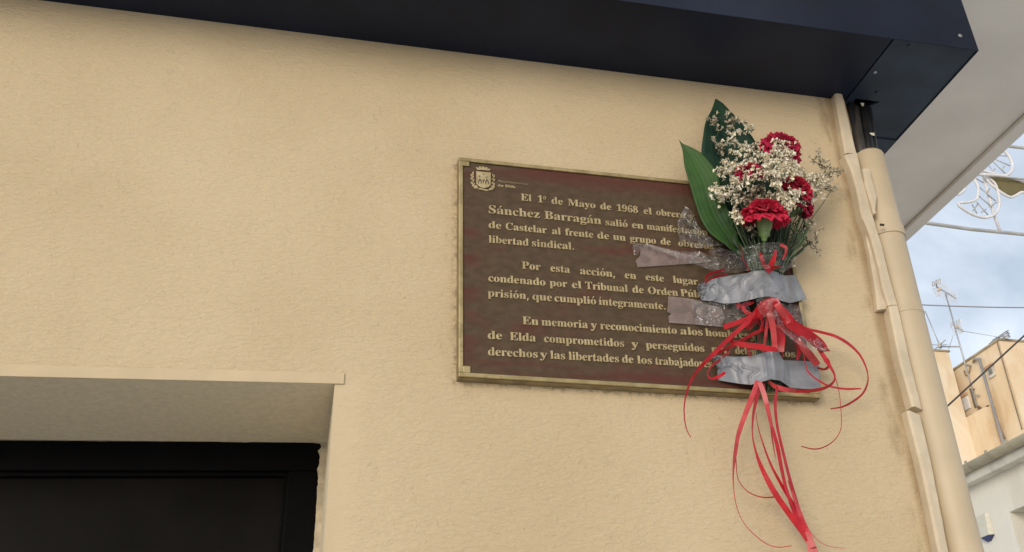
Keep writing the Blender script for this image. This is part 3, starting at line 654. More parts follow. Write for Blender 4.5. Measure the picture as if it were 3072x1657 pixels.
def wrinkle(u, v, seed, amp):
    s = 0
    for k, (a, b, fr, w_) in enumerate(((1, .18, 5.0, 1.), (1, -.35, 7.0, .55), (.6, .8, 4.0, .35))):
        q_ = (a * u * 2.2 + b * v) * fr / 2.2 + 1.1 * N2(u * 2 + k * 7, v * 1.2, seed)
        r_ = 1 - abs((q_ % 2) - 1) * 2
        s += w_ * (max(0, r_) ** 2.2) * (.35 + .65 * max(0, N2(u * 4 + k * 3, v * 3, seed + 5) + .45))
    return s * amp
def segdist(px, py, a, b):
    ax, ay = a; bx, by = b; dx, dy = bx - ax, by - ay
    t = max(0, min(1, ((px - ax) * dx + (py - ay) * dy) / (dx * dx + dy * dy)))
    return math.hypot(px - ax - t * dx, py - ay - t * dy)
FOLDS = [[z4(a), z4(b)] for a, b in (
    ((600, 515), (640, 420)), ((640, 420), (738, 325)), ((735, 485), (725, 410)), ((725, 410), (772, 388)), ((778, 392), (832, 446)), ((832, 446), (872, 418)),
    ((872, 418), (886, 325)), ((440, 452), (524, 398)), ((325, 400), (425, 474)), ((385, 348), (328, 402)), ((868, 478), (935, 528)), ((262, 420), (300, 500)), ((290, 385), (270, 470)),
    ((400, 1008), (482, 1000)), ((482, 1000), (565, 1056)), ((535, 945), (580, 1012)), ((580, 1012), (664, 1034)), ((640, 1150), (628, 1088)), ((628, 1088), (694, 1038)),
    ((738, 908), (762, 1102)), ((805, 900), (824, 1112)), ((882, 962), (935, 1172)), ((420, 940), (446, 992)), ((372, 960), (400, 1008)))]
def duct(label, top, bot, hump, seed, conv, under, flat_from):
    def depth(u, v, px, py):
        d = math.exp(-((px - hump[0]) / hump[1]) ** 2) * hump[2]
        edge = min(1, u / .06)
        rel = 1 if u < flat_from else max(0.06, 1 - (u - flat_from) / .07)
        cr = .009 * max(0, 1 - u / .16) * abs(N2(u * 40, v * 7, seed + 2)) * 2
        fo = sum(math.exp(-(segdist(px, py, a, b) / 4.6) ** 2) for a, b in FOLDS) * .0017
        return under - fo - d * (1 if u < flat_from else rel) - wrinkle(u, v, seed, .0050) * rel - cr - .0007 * abs(N2(px * .03, py * .03, seed))
    P, uv = sheet([conv(p) for p in top], [conv(p) for p in bot], 170, 56, depth, False)
    mb = MB(); mb.grid(P)
    o = mb.build('duct_tape', m_duct.m, None, smooth=True, solid=.0005, uv=uv)
    # small frayed nicks on both torn ends
    me = o.data
    for i, vtx in enumerate(me.vertices):
        iu, iv = divmod(i, 56)
        if iu in (0, 169):
            vtx.co.x += .0016 * N2(iv * .9, seed * 3.1, iu)
    return tag(o, label, 'tape', 'strips of grey duct tape over the bouquet')
duct('upper strip of crumpled grey duct tape holding the flower stems to the plaque',
     [(232, 402), (268, 378), (300, 372), (335, 352), (400, 335), (500, 318), (620, 300), (660, 285), (740, 281), (820, 290), (870, 308), (890, 322), (975, 316), (992, 350)],
     [(232, 420), (262, 508), (335, 516), (440, 534), (520, 531), (600, 514), (700, 488), (770, 478), (825, 492), (870, 514), (935, 531), (1000, 515), (1062, 500)],
     (2300, 88, .038), 1.7, z4, -.0225, .86)
duct('lower strip of grey duct tape across the stems at the plaque bottom edge',
     [(350, 945), (380, 926), (430, 930), (520, 936), (600, 934), (680, 922), (740, 900), (800, 893), (845, 896), (868, 935), (885, 962), (960, 966), (1060, 970), (1150, 974)],
     [(382, 1010), (390, 1115), (480, 1130), (560, 1142), (640, 1150), (700, 1132), (790, 1108), (860, 1118), (900, 1145), (935, 1172), (1000, 1178), (1080, 1182), (1166, 1188)],
     (2300, 62, .026), 4.2, z4, -.0225, .68)

def film_material(name, tint, dens, spec_rough, bump, bscale, crease=0.):
    M = NT(name); M.n.remove(M.p)
    tr = M.n.new('ShaderNodeBsdfTransparent'); gl = M.n.new('ShaderNodeBsdfGlossy'); df = M.n.new('ShaderNodeBsdfDiffuse')
    gl.inputs['Roughness'].default_value = spec_rough; gl.inputs['Color'].default_value = (1, 1, 1, 1)
    df.inputs['Color'].default_value = (*tint, 1)
    lw = M.n.new('ShaderNodeFresnel'); lw.inputs['IOR'].default_value = 1.5
    m1 = M.n.new('ShaderNodeMixShader'); m2 = M.n.new('ShaderNodeMixShader')
    nb = M.bump(M.noise(M.mapping(), bscale, 4, .6, .8), bump, .002)
    M.link(nb, gl.inputs['Normal']); M.link(nb, lw.inputs['Normal']); M.link(nb, df.inputs['Normal'])
    f = M.noise(M.mapping(), 50, 3, .5)
    dd = M.ramp(f, .3, .75, dens * .6, dens * 1.5)
    if crease:  # whitened creases, which also paint the film's bright highlight streaks
        for sc_, ro, k_, wd, am in (((1.2, 4.5, 1), .3, 1.8, .022, 1.), ((4., 1.5, 1), -.45, 1.6, .02, .8), ((1.6, 5., 1), .9, 1.7, .024, .7)):
            nz = M.noise(M.mapping(scale=sc_, coord='UV', rot=(0, 0, ro)), k_, 2.5, .5, .6)
            e1 = M.ramp(M.math('ABSOLUTE', M.math('SUBTRACT', nz, .5)), .0, wd, 1., 0.)
            e1 = M.math('MULTIPLY', e1, M.ramp(M.noise(M.mapping(loc=(ro, 0, 0)), 16, 2), .42, .6))
            dd = M.math('ADD', dd, M.math('MULTIPLY', e1, crease * am))
    M.link(dd, m1.inputs[0]); M.link(tr.outputs[0], m1.inputs[1]); M.link(df.outputs[0], m1.inputs[2])
    M.link(M.math('MULTIPLY', lw.outputs[0], .85), m2.inputs[0]); M.link(m1.outputs[0], m2.inputs[1]); M.link(gl.outputs[0], m2.inputs[2])
    M.link(m2.outputs[0], M.out.inputs['Surface'])
    return M.m
m_film = film_material('cellophane', (.86, .86, .82), .03, .09, .06, 22, .17)
m_clear = film_material('clear_tape_film', (.46, .33, .29), .22, .22, .12, 30)

def flat_tape(label, outline, conv):
    mb = MB(); a = [at(*conv(p), FACE - .0031) for p in outline]
    mb.hexa([p + Vector((0, -.0003, 0)) for p in a], a)
    return tag(mb.build('clear_tape', m_clear, None), label, 'tape', 'strips of clear tape on the plaque')
flat_tape('upper strip of yellowed clear tape with notched end below the word grupo',
          [(205, 560), (192, 690), (186, 710), (130, 775), (157, 870), (560, 842), (930, 818), (1180, 800), (1235, 770), (900, 690), (500, 600), (330, 545), (240, 545)], zr)
flat_tape('lower strip of clear tape pressed flat right of the word integramente',
          [(22, 42), (150, 52), (300, 72), (430, 100), (500, 150), (700, 180), (760, 330), (690, 437), (400, 410), (30, 386), (22, 300), (52, 280), (50, 262), (8, 240)], zs)

# ------------------------------------------------------------------ bouquet
bq = thing('flower_bouquet', 'bouquet of red carnations, white filler and red ribbons taped over the plaque', 'bouquet')

def leaf_material(name, a, b, vein):
    M = NT(name); M.setp(Roughness=.45); M.p.inputs['Specular IOR Level'].default_value = .22
    u = M.sep('UV')
    st = M.math('SINE', M.math('MULTIPLY', u[1], 95.)); st2 = M.math('SINE', M.math('MULTIPLY', u[1], 41.))
    n = M.noise(M.mapping(scale=(1, 1, 1)), 22, 4)
    col = M.mix(M.ramp(n, .3, .7), a, b)
    col = M.mix(M.ramp(st2, .2, 1., 0., .2), col, vein)
    mid = M.ramp(M.math('ABSOLUTE', M.math('SUBTRACT', u[1], .5)), .0, .022, .55, 0.)
    col = M.mix(mid, col, vein)
    M.color(col); M.normal(M.bump(M.math('ADD', M.math('MULTIPLY', st, .5), st2), .16, .0006))
    return M.m
m_leafd = leaf_material('dark_leaf', (.010, .030, .020), (.018, .045, .026), (.022, .06, .03))
m_leafl = leaf_material('green_leaf', (.015, .048, .010), (.036, .088, .016), (.062, .13, .028))
def leaf(name, left, right, nu, nv, depth, mat):
    P, uv = sheet(left, right, nu, nv, depth)
    mb = MB(); mb.grid(P); return mb.build(name, mat, bq, smooth=True, solid=.0006, uv=uv)
lf = leaf('leaf', [(2146.7, 296), (2134, 331), (2117, 366), (2109, 411), (2104, 458), (2106, 520), (2118, 590), (2150, 670), (2220, 758)],
     [(2146.7, 296.5), (2168, 310), (2189, 332), (2217, 360), (2237, 385), (2257, 411), (2274, 442), (2300, 500), (2330, 580), (2345, 670), (2335, 758)],
     40, 15, lambda u, v, x, y: -.030 - .010 * math.sin(u * 2.2) - .010 * abs(v - .5) * 2 * math.sin(math.pi * min(1, u * 1.2)) - .002 * math.sin(u * 14 + v * 3), m_leafd)
lf['label'] = 'dark green pointed leaf behind'
lf = leaf('leaf', [z3(p) for p in [(95, 390), (125, 480), (140, 600), (180, 740), (220, 880), (270, 1020), (335, 1120), (420, 1190), (520, 1255), (600, 1330)]],
     [z3(p) for p in [(96, 390.5), (130, 425), (180, 445), (270, 495), (340, 570), (395, 650), (425, 760), (455, 870), (500, 980), (540, 1090), (570, 1200), (620, 1330)]],
     44, 15, lambda u, v, x, y: -.044 - .012 * math.sin(u * 2.6) - .016 * (v - .5) * math.sin(math.pi * min(1, u * 1.15)) - .005 * abs(v - .5) * math.sin(math.pi * u), m_leafl)
lf['label'] = 'bright green pointed leaf in front'

# carnations
def petal_mat(name, a, b):
    M = NT(name); M.setp(Roughness=.6); M.p.inputs['Specular IOR Level'].default_value = .25
    M.p.inputs['Sheen Weight'].default_value = .15
    n = M.noise(M.mapping(), 90, 3)
    M.color(M.mix(M.ramp(n, .3, .7), a, b))
    tl = M.n.new('ShaderNodeBsdfTranslucent'); tl.inputs[0].default_value = (*b, 1)
    mx = M.n.new('ShaderNodeMixShader'); mx.inputs[0].default_value = .32
    M.link(M.p.outputs[0], mx.inputs[1]); M.link(tl.outputs[0], mx.inputs[2]); M.link(mx.outputs[0], M.out.inputs['Surface'])
    return M.m
m_petal = petal_mat('carnation_red', (.52, .010, .046), (.72, .030, .088))
m_petal2 = petal_mat('carnation_crimson', (.40, .007, .045), (.58, .020, .082))
m_calyx = simple('calyx_green', (.105, .17, .055), .5, var=.3, scale=70)
m_stem = simple('stem_green', (.060, .095, .040), .6, var=.35, scale=50)
m_stemd = simple('stem_dark_green', (.028, .045, .024), .65, var=.4, scale=50)
def carnation(pos, axis, R, mat, seed, stem_to=None, calyx=True, squash=1.):
    r_ = random.Random(seed)
    ax = Vector(axis).normalized(); q_ = ax.to_track_quat('Z', 'Y').to_matrix()
    mb = MB()
    for cnt, th, ln, wd, lift in ((13, 98, 1.0, .50, -.04), (13, 80, .98, .48, .02), (12, 62, .92, .46, .05), (11, 45, .86, .42, .08), (9, 28, .80, .38, .10), (6, 12, .75, .32, .12)):
        for k in range(cnt):
            ph = 2 * math.pi * (k + r_.random() * .6) / cnt
            tht = math.radians(th + r_.uniform(-9, 9)); L = R * ln * r_.uniform(.88, 1.06); W = R * wd * r_.uniform(.85, 1.15)
            nu, nv = 6, 9; rows = []; tw = r_.uniform(-.35, .35); rp = r_.uniform(0, 6)
            for i in range(nu):
                t = i / (nu - 1); row = []
                for j in range(nv):
                    s = j / (nv - 1) * 2 - 1
                    ang = tht * (.25 + .75 * t ** .7)                 # curls outwards along its length
                    ser = 1 - .07 * ((j % 2) * (t > .95)) - .16 * s * s * t
                    rad = L * t * ser
                    wloc = W * (.22 + .78 * t ** .8) * s
                    ruf = R * .085 * t * t * math.sin(s * 7 + rp) + R * .05 * t * math.sin(s * 13 + rp * 2)
                    rr = math.sin(ang) * rad; zz = math.cos(ang) * rad * .9 + lift * R
                    # ruffle acts along the local normal of the petal
                    nr, nz = -math.cos(ang), math.sin(ang)
                    x = rr + nr * ruf; z = zz + nz * ruf; y = wloc + tw * R * .2 * t * s
                    row.append(Vector((x * math.cos(ph) - y * math.sin(ph), x * math.sin(ph) + y * math.cos(ph), z * squash)))
                rows.append(row)
            mb.grid([[Vector(pos) + q_ @ p for p in row] for row in rows])
    head = mb.build('carnation', mat, bq, smooth=False)
    c0 = Vector(pos)
    if calyx:
        m2 = MB(); prof = ((.12, .30), (0, .335), (-.22, .33), (-.42, .29), (-.60, .22), (-.72, .24), (-.82, .13), (-.95, .09))
        rows = []
        for zz, rr in prof:
            rows.append([c0 + q_ @ Vector((R * rr * math.cos(2 * math.pi * j / 14) * (1 + .06 * math.sin(5 * 2 * math.pi * j / 14)), R * rr * math.sin(2 * math.pi * j / 14), R * zz)) for j in range(15)])
        m2.grid(rows); m2.build('calyx', m_calyx, head, smooth=True)
    if stem_to is not None:
        a = c0 - ax * R * .9; e = Vector(stem_to)
        m3 = MB(); m3.tube(spline([a, a - ax * R * .5 + (e - a) * .15, a.lerp(e, .6) + Vector((0, .004, 0)), e], 14), .0022, 8)
        m3.build('flower_stem', m_stem, head, smooth=True)
    return head
root = at(2300, 800, -.042)
carnation(at(2340, 452, -.075), (.12, -.72, .55), .039, m_petal2, 1, root, squash=1.0)
carnation(at(2294, 656, -.092), (.03, -.32, .95), .040, m_petal, 2, root, squash=1.0)
carnation(at(2388, 572, -.076), (.45, -.55, .65), .030, m_petal, 3, root)
carnation(at(2247, 527, -.086), (-.25, -.6, .7), .027, m_petal2, 4, root)
carnation(at(2402, 622, -.056), (.6, -.45, .5), .025, m_petal2, 5, root)

# white filler flowers on thin branching stems
m_filler = NT('cream_filler'); m_filler.setp(Roughness=.8)
nf = m_filler.noise(m_filler.mapping(), 160, 3)
m_filler.color(m_filler.mix(m_filler.ramp(nf, .32, .62), (.44, .36, .22), (.84, .79, .64)))
m_fill2 = NT('dull_filler'); m_fill2.setp(Roughness=.8)
nf = m_fill2.noise(m_fill2.mapping(), 160, 3)
m_fill2.color(m_fill2.mix(m_fill2.ramp(nf, .35, .7), (.30, .25, .16), (.64, .58, .45)))
CL = {
 'a': ([(395, 215), (393, 245), (385, 275), (405, 295), (495, 195), (500, 225), (520, 240), (550, 235), (495, 290), (520, 292), (370, 380), (375, 410), (430, 440), (410, 435), (410, 495), (440, 530), (455, 560), (470, 580)], (420, 720), -.058, 1),
 'b': ([(615, 255), (600, 320), (580, 330), (625, 310), (665, 310), (685, 312), (510, 370), (535, 365), (490, 395), (520, 410), (560, 430), (600, 440), (585, 470), (640, 465), (655, 480), (690, 440), (725, 450), (755, 470), (770, 490), (520, 490), (545, 495)], (560, 760), -.072, 0),
 'c': ([(600, 500), (630, 510), (690, 500), (720, 520), (680, 560), (655, 560), (620, 575), (740, 540), (480, 605), (450, 625), (500, 615), (530, 600), (560, 595), (590, 590), (430, 650), (470, 660), (520, 650), (560, 630), (610, 610), (540, 680), (590, 650)], (540, 900), -.088, 0),
 'd': ([(870, 425), (900, 440), (930, 445), (940, 425), (880, 465), (850, 490), (830, 515), (855, 525), (920, 470), (985, 490), (960, 515), (945, 545), (920, 555), (890, 550), (830, 580), (800, 585), (850, 590), (960, 575), (980, 590), (755, 600), (775, 620)], (760, 860), -.108, 0),
 'e': ([(620, 650), (660, 640), (680, 665), (700, 690), (670, 720), (610, 715), (640, 740), (560, 700), (540, 740), (520, 720), (500, 690), (545, 755), (690, 640), (720, 650), (740, 660), (610, 730), (655, 700)], (610, 960), -.106, 0),
 'f': ([(380, 780), (370, 805), (410, 790), (440, 780), (470, 790), (500, 800), (480, 820), (540, 800), (400, 840), (435, 865), (455, 830), (520, 830), (530, 870), (545, 900), (520, 960), (540, 1000), (560, 1015)], (500, 1080), -.082, 0),
 'g': ([(790, 640), (830, 650), (860, 660), (820, 680), (800, 665), (900, 640), (930, 650), (960, 640), (990, 650), (1010, 625), (940, 680), (900, 675), (860, 625), (880, 605), (920, 620), (870, 745), (865, 765), (980, 610), (1000, 600), (970, 680)], (840, 960), -.110, 0),
 'h': ([(600, 850), (640, 870), (660, 855), (690, 830), (720, 800), (740, 830), (780, 850), (760, 860), (700, 870), (620, 880), (735, 780), (720, 775), (660, 800), (600, 820), (640, 890), (590, 880)], (660, 1040), -.080, 1),
 'i': ([(870, 820), (890, 850), (930, 830), (960, 850), (980, 870), (930, 880), (910, 900), (960, 910), (1000, 830), (1020, 820), (1040, 800), (990, 800), (905, 865), (985, 900), (1010, 860), (940, 930), (860, 860)], (900, 1120), -.096, 0),
 'j': ([(1050, 640), (1070, 660), (1050, 680), (1010, 690), (1030, 720), (1080, 700), (1110, 695), (1095, 730), (1120, 720), (1130, 750), (1150, 690), (1175, 690), (1140, 770), (1100, 780), (1080, 800), (1070, 830), (1120, 800)], (1020, 1000), -.072, 0),
 'k': ([(1170, 750), (1200, 740), (1220, 730), (1190, 780), (1160, 800), (1180, 820), (1150, 830), (1110, 840), (1090, 860), (1120, 870), (1080, 890), (1100, 900), (1060, 900), (1210, 760), (1200, 810), (1230, 700), (1190, 690)], (1040, 1040), -.064, 0),
 'l': ([(1188, 488), (1180, 515), (1170, 540), (1140, 540), (1205, 555), (1230, 575), (1260, 565), (1240, 600), (1215, 590), (1265, 610), (1290, 600), (1310, 620), (1280, 650), (1240, 645), (1330, 640), (1370, 625), (1350, 655), (1260, 660), (1300, 680), (1240, 670)], (1090, 980), -.052, 1),
 'm': ([(1250, 740), (1270, 760), (1300, 780), (1320, 755), (1290, 765), (1240, 770), (1100, 1050), (1085, 1065), (1140, 1010), (1120, 1060), (1150, 1040), (1060, 1110), (1110, 1075)], (1000, 1120), -.046, 1),
 'n': ([(1205, 1100), (1190, 1180), (1180, 1160), (1130, 1080), (1060, 1130), (1040, 1100), (1100, 1180), (1125, 1195), (1165, 1230), (1175, 1250), (1190, 1270), (1075, 1170), (1165, 1115)], (1000, 1170), -.040, 1),
 'o': ([(660, 1095), (680, 1110), (695, 1130), (655, 1085), (560, 980), (580, 1010)], (700, 1200), -.070, 1),
}
def floret(mb, p, d, s, r_):
    q_ = d.to_track_quat('Z', 'Y').to_matrix()
    n = 5; k = len(mb.v); off = r_.random() * 6
    mb.v.append(tuple(p - q_ @ Vector((0, 0, s * .6))))
    for j in range(2 * n):
        a = off + math.pi * j / n; rr = s * (1.0 if j % 2 == 0 else .70) * r_.uniform(.75, 1.15)
        mb.v.append(tuple(p + q_ @ Vector((rr * math.cos(a), rr * math.sin(a), s * (.55 if j % 2 == 0 else .30) * r_.uniform(.2, 1.6)))))
    for j in range(2 * n): mb.f.append((k, k + 1 + j, k + 1 + (j + 1) % (2 * n)))
    # the brown throat is a short tube below the cup
    mb.tube([p - q_ @ Vector((0, 0, s * 1.3)), p - q_ @ Vector((0, 0, s * .4))], [s * .18, s * .34], 4, False)
for key, (pts, base, dep, dull) in CL.items():
    r_ = random.Random(ord(key)); st = MB(); fl = MB()
    B0 = at(*z3(base), min(-.04, dep * .75)); deep = root + Vector((r_.uniform(-.02, .02), .0, .02))
    nodes = []
    for i, p in enumerate(pts):
        y = dep + r_.uniform(-.012, .012); c0 = at(*z3(p), y); nodes.append(c0)
        d0 = (c0 - B0).normalized()
        for _ in range({'a': 4, 'b': 5, 'e': 5, 'l': 4, 'm': 4, 'n': 4, 'o': 4}.get(key, 6 if dull else 7)):
            dd = Vector((r_.gauss(0, 1), r_.gauss(-.5, 1), r_.gauss(.3, 1))).normalized()
            floret(fl, c0 + Vector((r_.gauss(0, .0046), r_.gauss(0, .0036), r_.gauss(0, .0044))), (dd + d0 * .5).normalized(), r_.uniform(.0030, .0046) * (.75 if key in 'lmno' else 1), r_)
    # branching: each cluster hangs on the cluster nearest to it that is closer to the base
    order = sorted(range(len(nodes)), key=lambda i: (nodes[i] - B0).length)
    for oi, i in enumerate(order):
        cand = [B0] + [nodes[j] for j in order[:oi] if (nodes[j] - nodes[i]).length > .004]
        par = min(cand, key=lambda c: (c - nodes[i]).length * (1.0 if c is not B0 else .8))
        mid = par.lerp(nodes[i], .5) + Vector((r_.uniform(-.003, .003), r_.uniform(-.002, .004), -.003))
        st.tube(spline([par, mid, nodes[i]], 7), .00065, 5)
    st.tube(spline([deep, deep.lerp(B0, .5) + Vector((r_.uniform(-.006, .006), 0, 0)), B0], 9), .0009, 5)
    sp = st.build('filler_sprig', m_stem if not dull else m_stemd, bq, smooth=True)
    fl.build('blossoms', m_fill2.m if dull else m_filler.m, sp)

# the sheaf of thin stems
r_ = random.Random(31); st = MB(); st2 = MB()
for k in range(150):
    t = r_.uniform(-1, 1)
    top = at(2300 + t * 118 + r_.uniform(-8, 8), 735 - r_.uniform(0, 150) * (1 - .4 * abs(t)), -.05 - r_.uniform(-.018, .026))
    mid = at(2302 + t * 54, 800, -.044 - r_.uniform(-.010, .012))
    low = at(2300 + t * 34 + r_.uniform(-6, 6), 905, -.036 - r_.uniform(-.008, .006))
    (st if k % 2 else st2).tube(spline([low, mid, top + Vector((r_.uniform(-.006, .006), 0, -.012)), top], 12), r_.uniform(.0006, .0013), 5)
for k in range(46):
    a = at(2292 + r_.uniform(-30, 34), 890, -.036 - r_.uniform(-.008, .006)); b_ = at(2290 + r_.uniform(-26, 42), 1030, -.034 - r_.uniform(-.006, .006))
    e_ = at(2300 + r_.uniform(-26, 44), 1150 + r_.uniform(-4, 30), -.031 - r_.uniform(-.004, .004))
    (st if k % 3 == 0 else st2).tube(spline([a, b_, e_], 10), r_.uniform(.0007, .0015), 5)
s1 = st.build('green_stems', m_stem, bq, smooth=True); s2_ = st2.build('dark_stems', m_stemd, bq, smooth=True)

# cellophane
def film(top, bot, conv, depth, seed, amp, nu=46, nv=24, fr=1.):
    def dep(u, v, x, y):
        r1 = abs(N2(x * .045 * fr, y * .03 * fr, seed)); r2 = abs(N2(x * .10 * fr + 3, y * .085 * fr, seed)); r3 = abs(N2(x * .22, y * .2, seed))
        return depth(u, v, x, y) - amp * (1.3 * r1 + .6 * r2 + .08 * r3)
    P, uv = sheet([conv(p) for p in top], [conv(p) for p in bot], nu, nv, dep, False)
    mb = MB(); mb.grid(P); return mb.build('cellophane', m_film, bq, smooth=True, uv=uv)
hump = lambda cx, w, h, b: (lambda u, v, x, y: b - h * math.exp(-((x - cx) / w) ** 2))
film([(1170, 640), (1250, 590), (1350, 580), (1520, 620), (1700, 570), (1900, 530), (2050, 510), (2200, 510), (2330, 490), (2460, 505)],
     [(1240, 910), (1400, 945), (1560, 950), (1700, 920), (1900, 900), (2050, 890), (2150, 900), (2230, 950), (2340, 880), (2420, 860)], zr, hump(2290, 70, .048, -.032), 3.3, .012, 70, 34)
film([(85, 545), (160, 520), (330, 540), (520, 590), (760, 640), (900, 650), (1050, 640), (1180, 700), (1300, 740)],
     [(100, 690), (180, 700), (200, 560), (520, 650), (760, 745), (930, 815), (1100, 870), (1260, 925), (1330, 920)], zr, lambda u, v, x, y: -.0205 - .014 * u * u, 5.1, .007, 52, 14)
film([(740, 370), (725, 220), (790, 70), (850, -10), (930, 60), (1000, 230), (1110, 400), (1250, 470), (1395, 548)],
     [(760, 480), (800, 500), (860, 530), (930, 590), (1010, 600), (1090, 590), (1160, 580), (1250, 570), (1390, 552)], zr, lambda u, v, x, y: -.021 - .016 * u, 7.7, .008, 40, 26)
film([(300, 75), (430, 100), (560, 120), (700, 130), (850, 130), (950, 160), (1050, 130)],
     [(390, 408), (520, 425), (700, 436), (740, 440), (900, 410), (1000, 330), (1090, 230)], zs, lambda u, v, x, y: -.021 - .018 * u, 9.2, .008, 40, 22)
film([(330, 130), (420, 120), (480, 180), (600, 200), (680, 220), (700, 300)],
     [(360, 200), (420, 330), (500, 450), (640, 470), (720, 440), (705, 320)], z6, lambda u, v, x, y: -.045 + .020 * u, 11.4, .008, 34, 20)
film([(350, 120), (430, 230), (540, 360), (660, 440), (780, 510), (900, 600), (960, 680)],
     [(330, 200), (380, 350), (450, 470), (560, 580), (680, 660), (800, 710), (900, 710)], z6, lambda u, v, x, y: -.082 + .020 * u, 13.8, .007, 44, 14)

film([(170, 150), (230, 115), (300, 105), (370, 120), (420, 160)], [(200, 260), (250, 330), (310, 340), (380, 330), (460, 310)], z6, lambda u, v, x, y: -.098 + .012 * v, 15.3, .010, 30, 22)
# red curling ribbons
def ribbon_mat(name, a, b, rough):
    M = NT(name); M.setp(Roughness=rough); M.p.inputs['Specular IOR Level'].default_value = .4
    n = M.noise(M.mapping(), 60, 3); M.color(M.mix(M.ramp(n, .3, .7), a, b))
    M.normal(M.bump(M.noise(M.mapping(scale=(1, 1, .2)), 500, 2), .15, .0004))
    return M.m
m_rib = ribbon_mat('red_ribbon', (.36, .006, .013), (.48, .012, .020), .34)
m_rib2 = ribbon_mat('pale_red_ribbon', (.43, .034, .040), (.52, .065, .066), .36)  # paler red, covers whole ribbons
m_rib3 = ribbon_mat('dark_red_ribbon', (.17, .007, .010), (.24, .010, .014), .42)
def ribbon(pts, widths, y0, y1, conv=z4, mat=None, n=44, amp=.003, full=.0072, ph=0.):
    P = spline([Vector((*conv(p), 0)) for p in pts], n)
    wv = widths if isinstance(widths, (list, tuple)) else [widths] * 2
    sc = (Vector(conv((1, 0))) - Vector(conv((0, 0)))).length
    rows = []; cen = []
    for i, p in enumerate(P):
        t = i / (n - 1); y = y0 + (y1 - y0) * t - amp * math.sin(t * 5 + ph)
        cen.append(at(p.x, p.y, y))
    for i in range(n):
        t = i / (n - 1); a = t * (len(wv) - 1); k = min(len(wv) - 2, int(a)); wpx = wv[k] + (wv[k + 1] - wv[k]) * (a - k)
        wm = wpx * sc * .00053                                 # apparent width in metres
        tan = cen[min(n - 1, i + 1)] - cen[max(0, i - 1)]; tan.normalize()
        view = (cen[i] - CAM).normalized(); side = tan.cross(view)
        if side.length < 1e-5: side = Vector((1, 0, 0))
        side.normalize(); nrm = side.cross(tan).normalized()
        fw = max(min(full, .0068), wm) if wm > .0042 else wm * 1.35; k2 = math.sqrt(max(0, fw * fw - wm * wm))
        wvec = side * wm * .5 + nrm * k2 * .5 * (1 if nrm.y > 0 else -1)
        rows.append([cen[i] - wvec, cen[i] + wvec])
    mb = MB(); mb.grid(rows)
    return mb.build('ribbon', mat or m_rib, bq, smooth=False, uv=[(0, 0)] * (2 * n))
R = ribbon
# loops and tails around the knot
R([(730, 520), (690, 590), (640, 650), (560, 720), (440, 830), (360, 910), (270, 1000), (200, 1090), (160, 1180), (140, 1260), (132, 1330), (137, 1420), (152, 1490), (172, 1530), (184, 1548)], [36, 34, 33, 30, 32, 24, 16, 10, 8, 6], -.070, -.030)
R([(735, 520), (700, 560), (650, 625), (560, 668), (432, 712)], [30, 32, 34, 36, 40], -.074, -.050)
R([(575, 550), (595, 590), (640, 620), (650, 650), (610, 690), (600, 715)], [22, 30, 34, 34, 30], -.056, -.050, mat=m_rib2)
R([(800, 690), (740, 725), (680, 752), (600, 795), (500, 850), (420, 893), (345, 930)], [26, 26, 26, 24, 28, 24, 16], -.074, -.040)
R([(835, 884), (760, 872), (690, 858), (600, 848), (540, 838), (482, 816)], [34, 42, 44, 42, 40, 26], -.070, -.055, full=.018)
R([(770, 560), (790, 640), (806, 720), (815, 800), (822, 880)], [44, 46, 42, 40, 38], -.084, -.066, mat=m_rib2, full=.018)
R([(768, 600), (760, 680), (750, 770), (740, 850), (735, 900)], [14, 18, 22, 22, 20], -.078, -.058, mat=m_rib2)
R([(745, 520), (715, 590), (668, 650), (632, 700), (600, 740)], [40, 36, 28, 18, 10], -.080, -.060)
R([(840, 600), (858, 700), (868, 790), (866, 900)], [44, 60, 56, 44], -.068, -.056, full=.026)
R([(850, 650), (880, 740), (884, 820), (880, 940)], [30, 24, 20, 12], -.060, -.050, mat=m_rib3)
R([(700, 620), (706, 700), (702, 800), (708, 890)], [14, 12, 14, 10], -.060, -.050, mat=m_rib3)
R([(535, 535), (560, 560), (600, 540), (660, 520)], [36, 40, 34, 20], -.050, -.052, mat=m_rib3)
R([(612, 870), (625, 900), (632, 936)], [18, 20, 18], -.052, -.046, mat=m_rib2)
R([(410, 960), (365, 985), (325, 1030), (310, 1070), (335, 1100), (385, 1092), (445, 1054)], [22, 18, 10, 8, 20, 26, 18], -.050, -.062)
R([(480, 900), (455, 915), (420, 940)], [20, 20, 14], -.050, -.044, mat=m_rib2)
# the fan on the right
R([(830, 545), (880, 610), (940, 690), (1010, 745), (1090, 800), (1170, 850), (1236, 890)], [40, 60, 66, 64, 58, 44, 8], -.094, -.060, full=.026)
R([(810, 520), (870, 590), (930, 660), (1010, 720), (1090, 770), (1170, 820), (1215, 866)], [36, 52, 58, 60, 58, 40, 14], -.098, -.066, full=.026, ph=1)
R([(780, 520), (740, 560), (720, 610), (700, 650)], [60, 66, 52, 30], -.090, -.076, full=.026)
R([(790, 500), (800, 540), (790, 590), (760, 630)], [56, 60, 46, 34], -.096, -.082, mat=m_rib2, full=.026)
R([(820, 500), (850, 560), (890, 620), (930, 680)], [44, 50, 46, 30], -.100, -.090, mat=m_rib2, full=.024)
R([(960, 660), (1060, 722), (1180, 753), (1280, 782), (1380, 840), (1465, 925), (1515, 1030), (1525, 1120), (1490, 1210), (1420, 1270), (1335, 1315), (1242, 1331)], [16, 18, 22, 22, 24, 18, 14, 8, 14, 16, 14, 8], -.056, -.026, n=70)
R([(990, 800), (1040, 870), (1090, 930), (1146, 1000)], [36, 52, 56, 50], -.066, -.040, mat=m_rib2, full=.024)
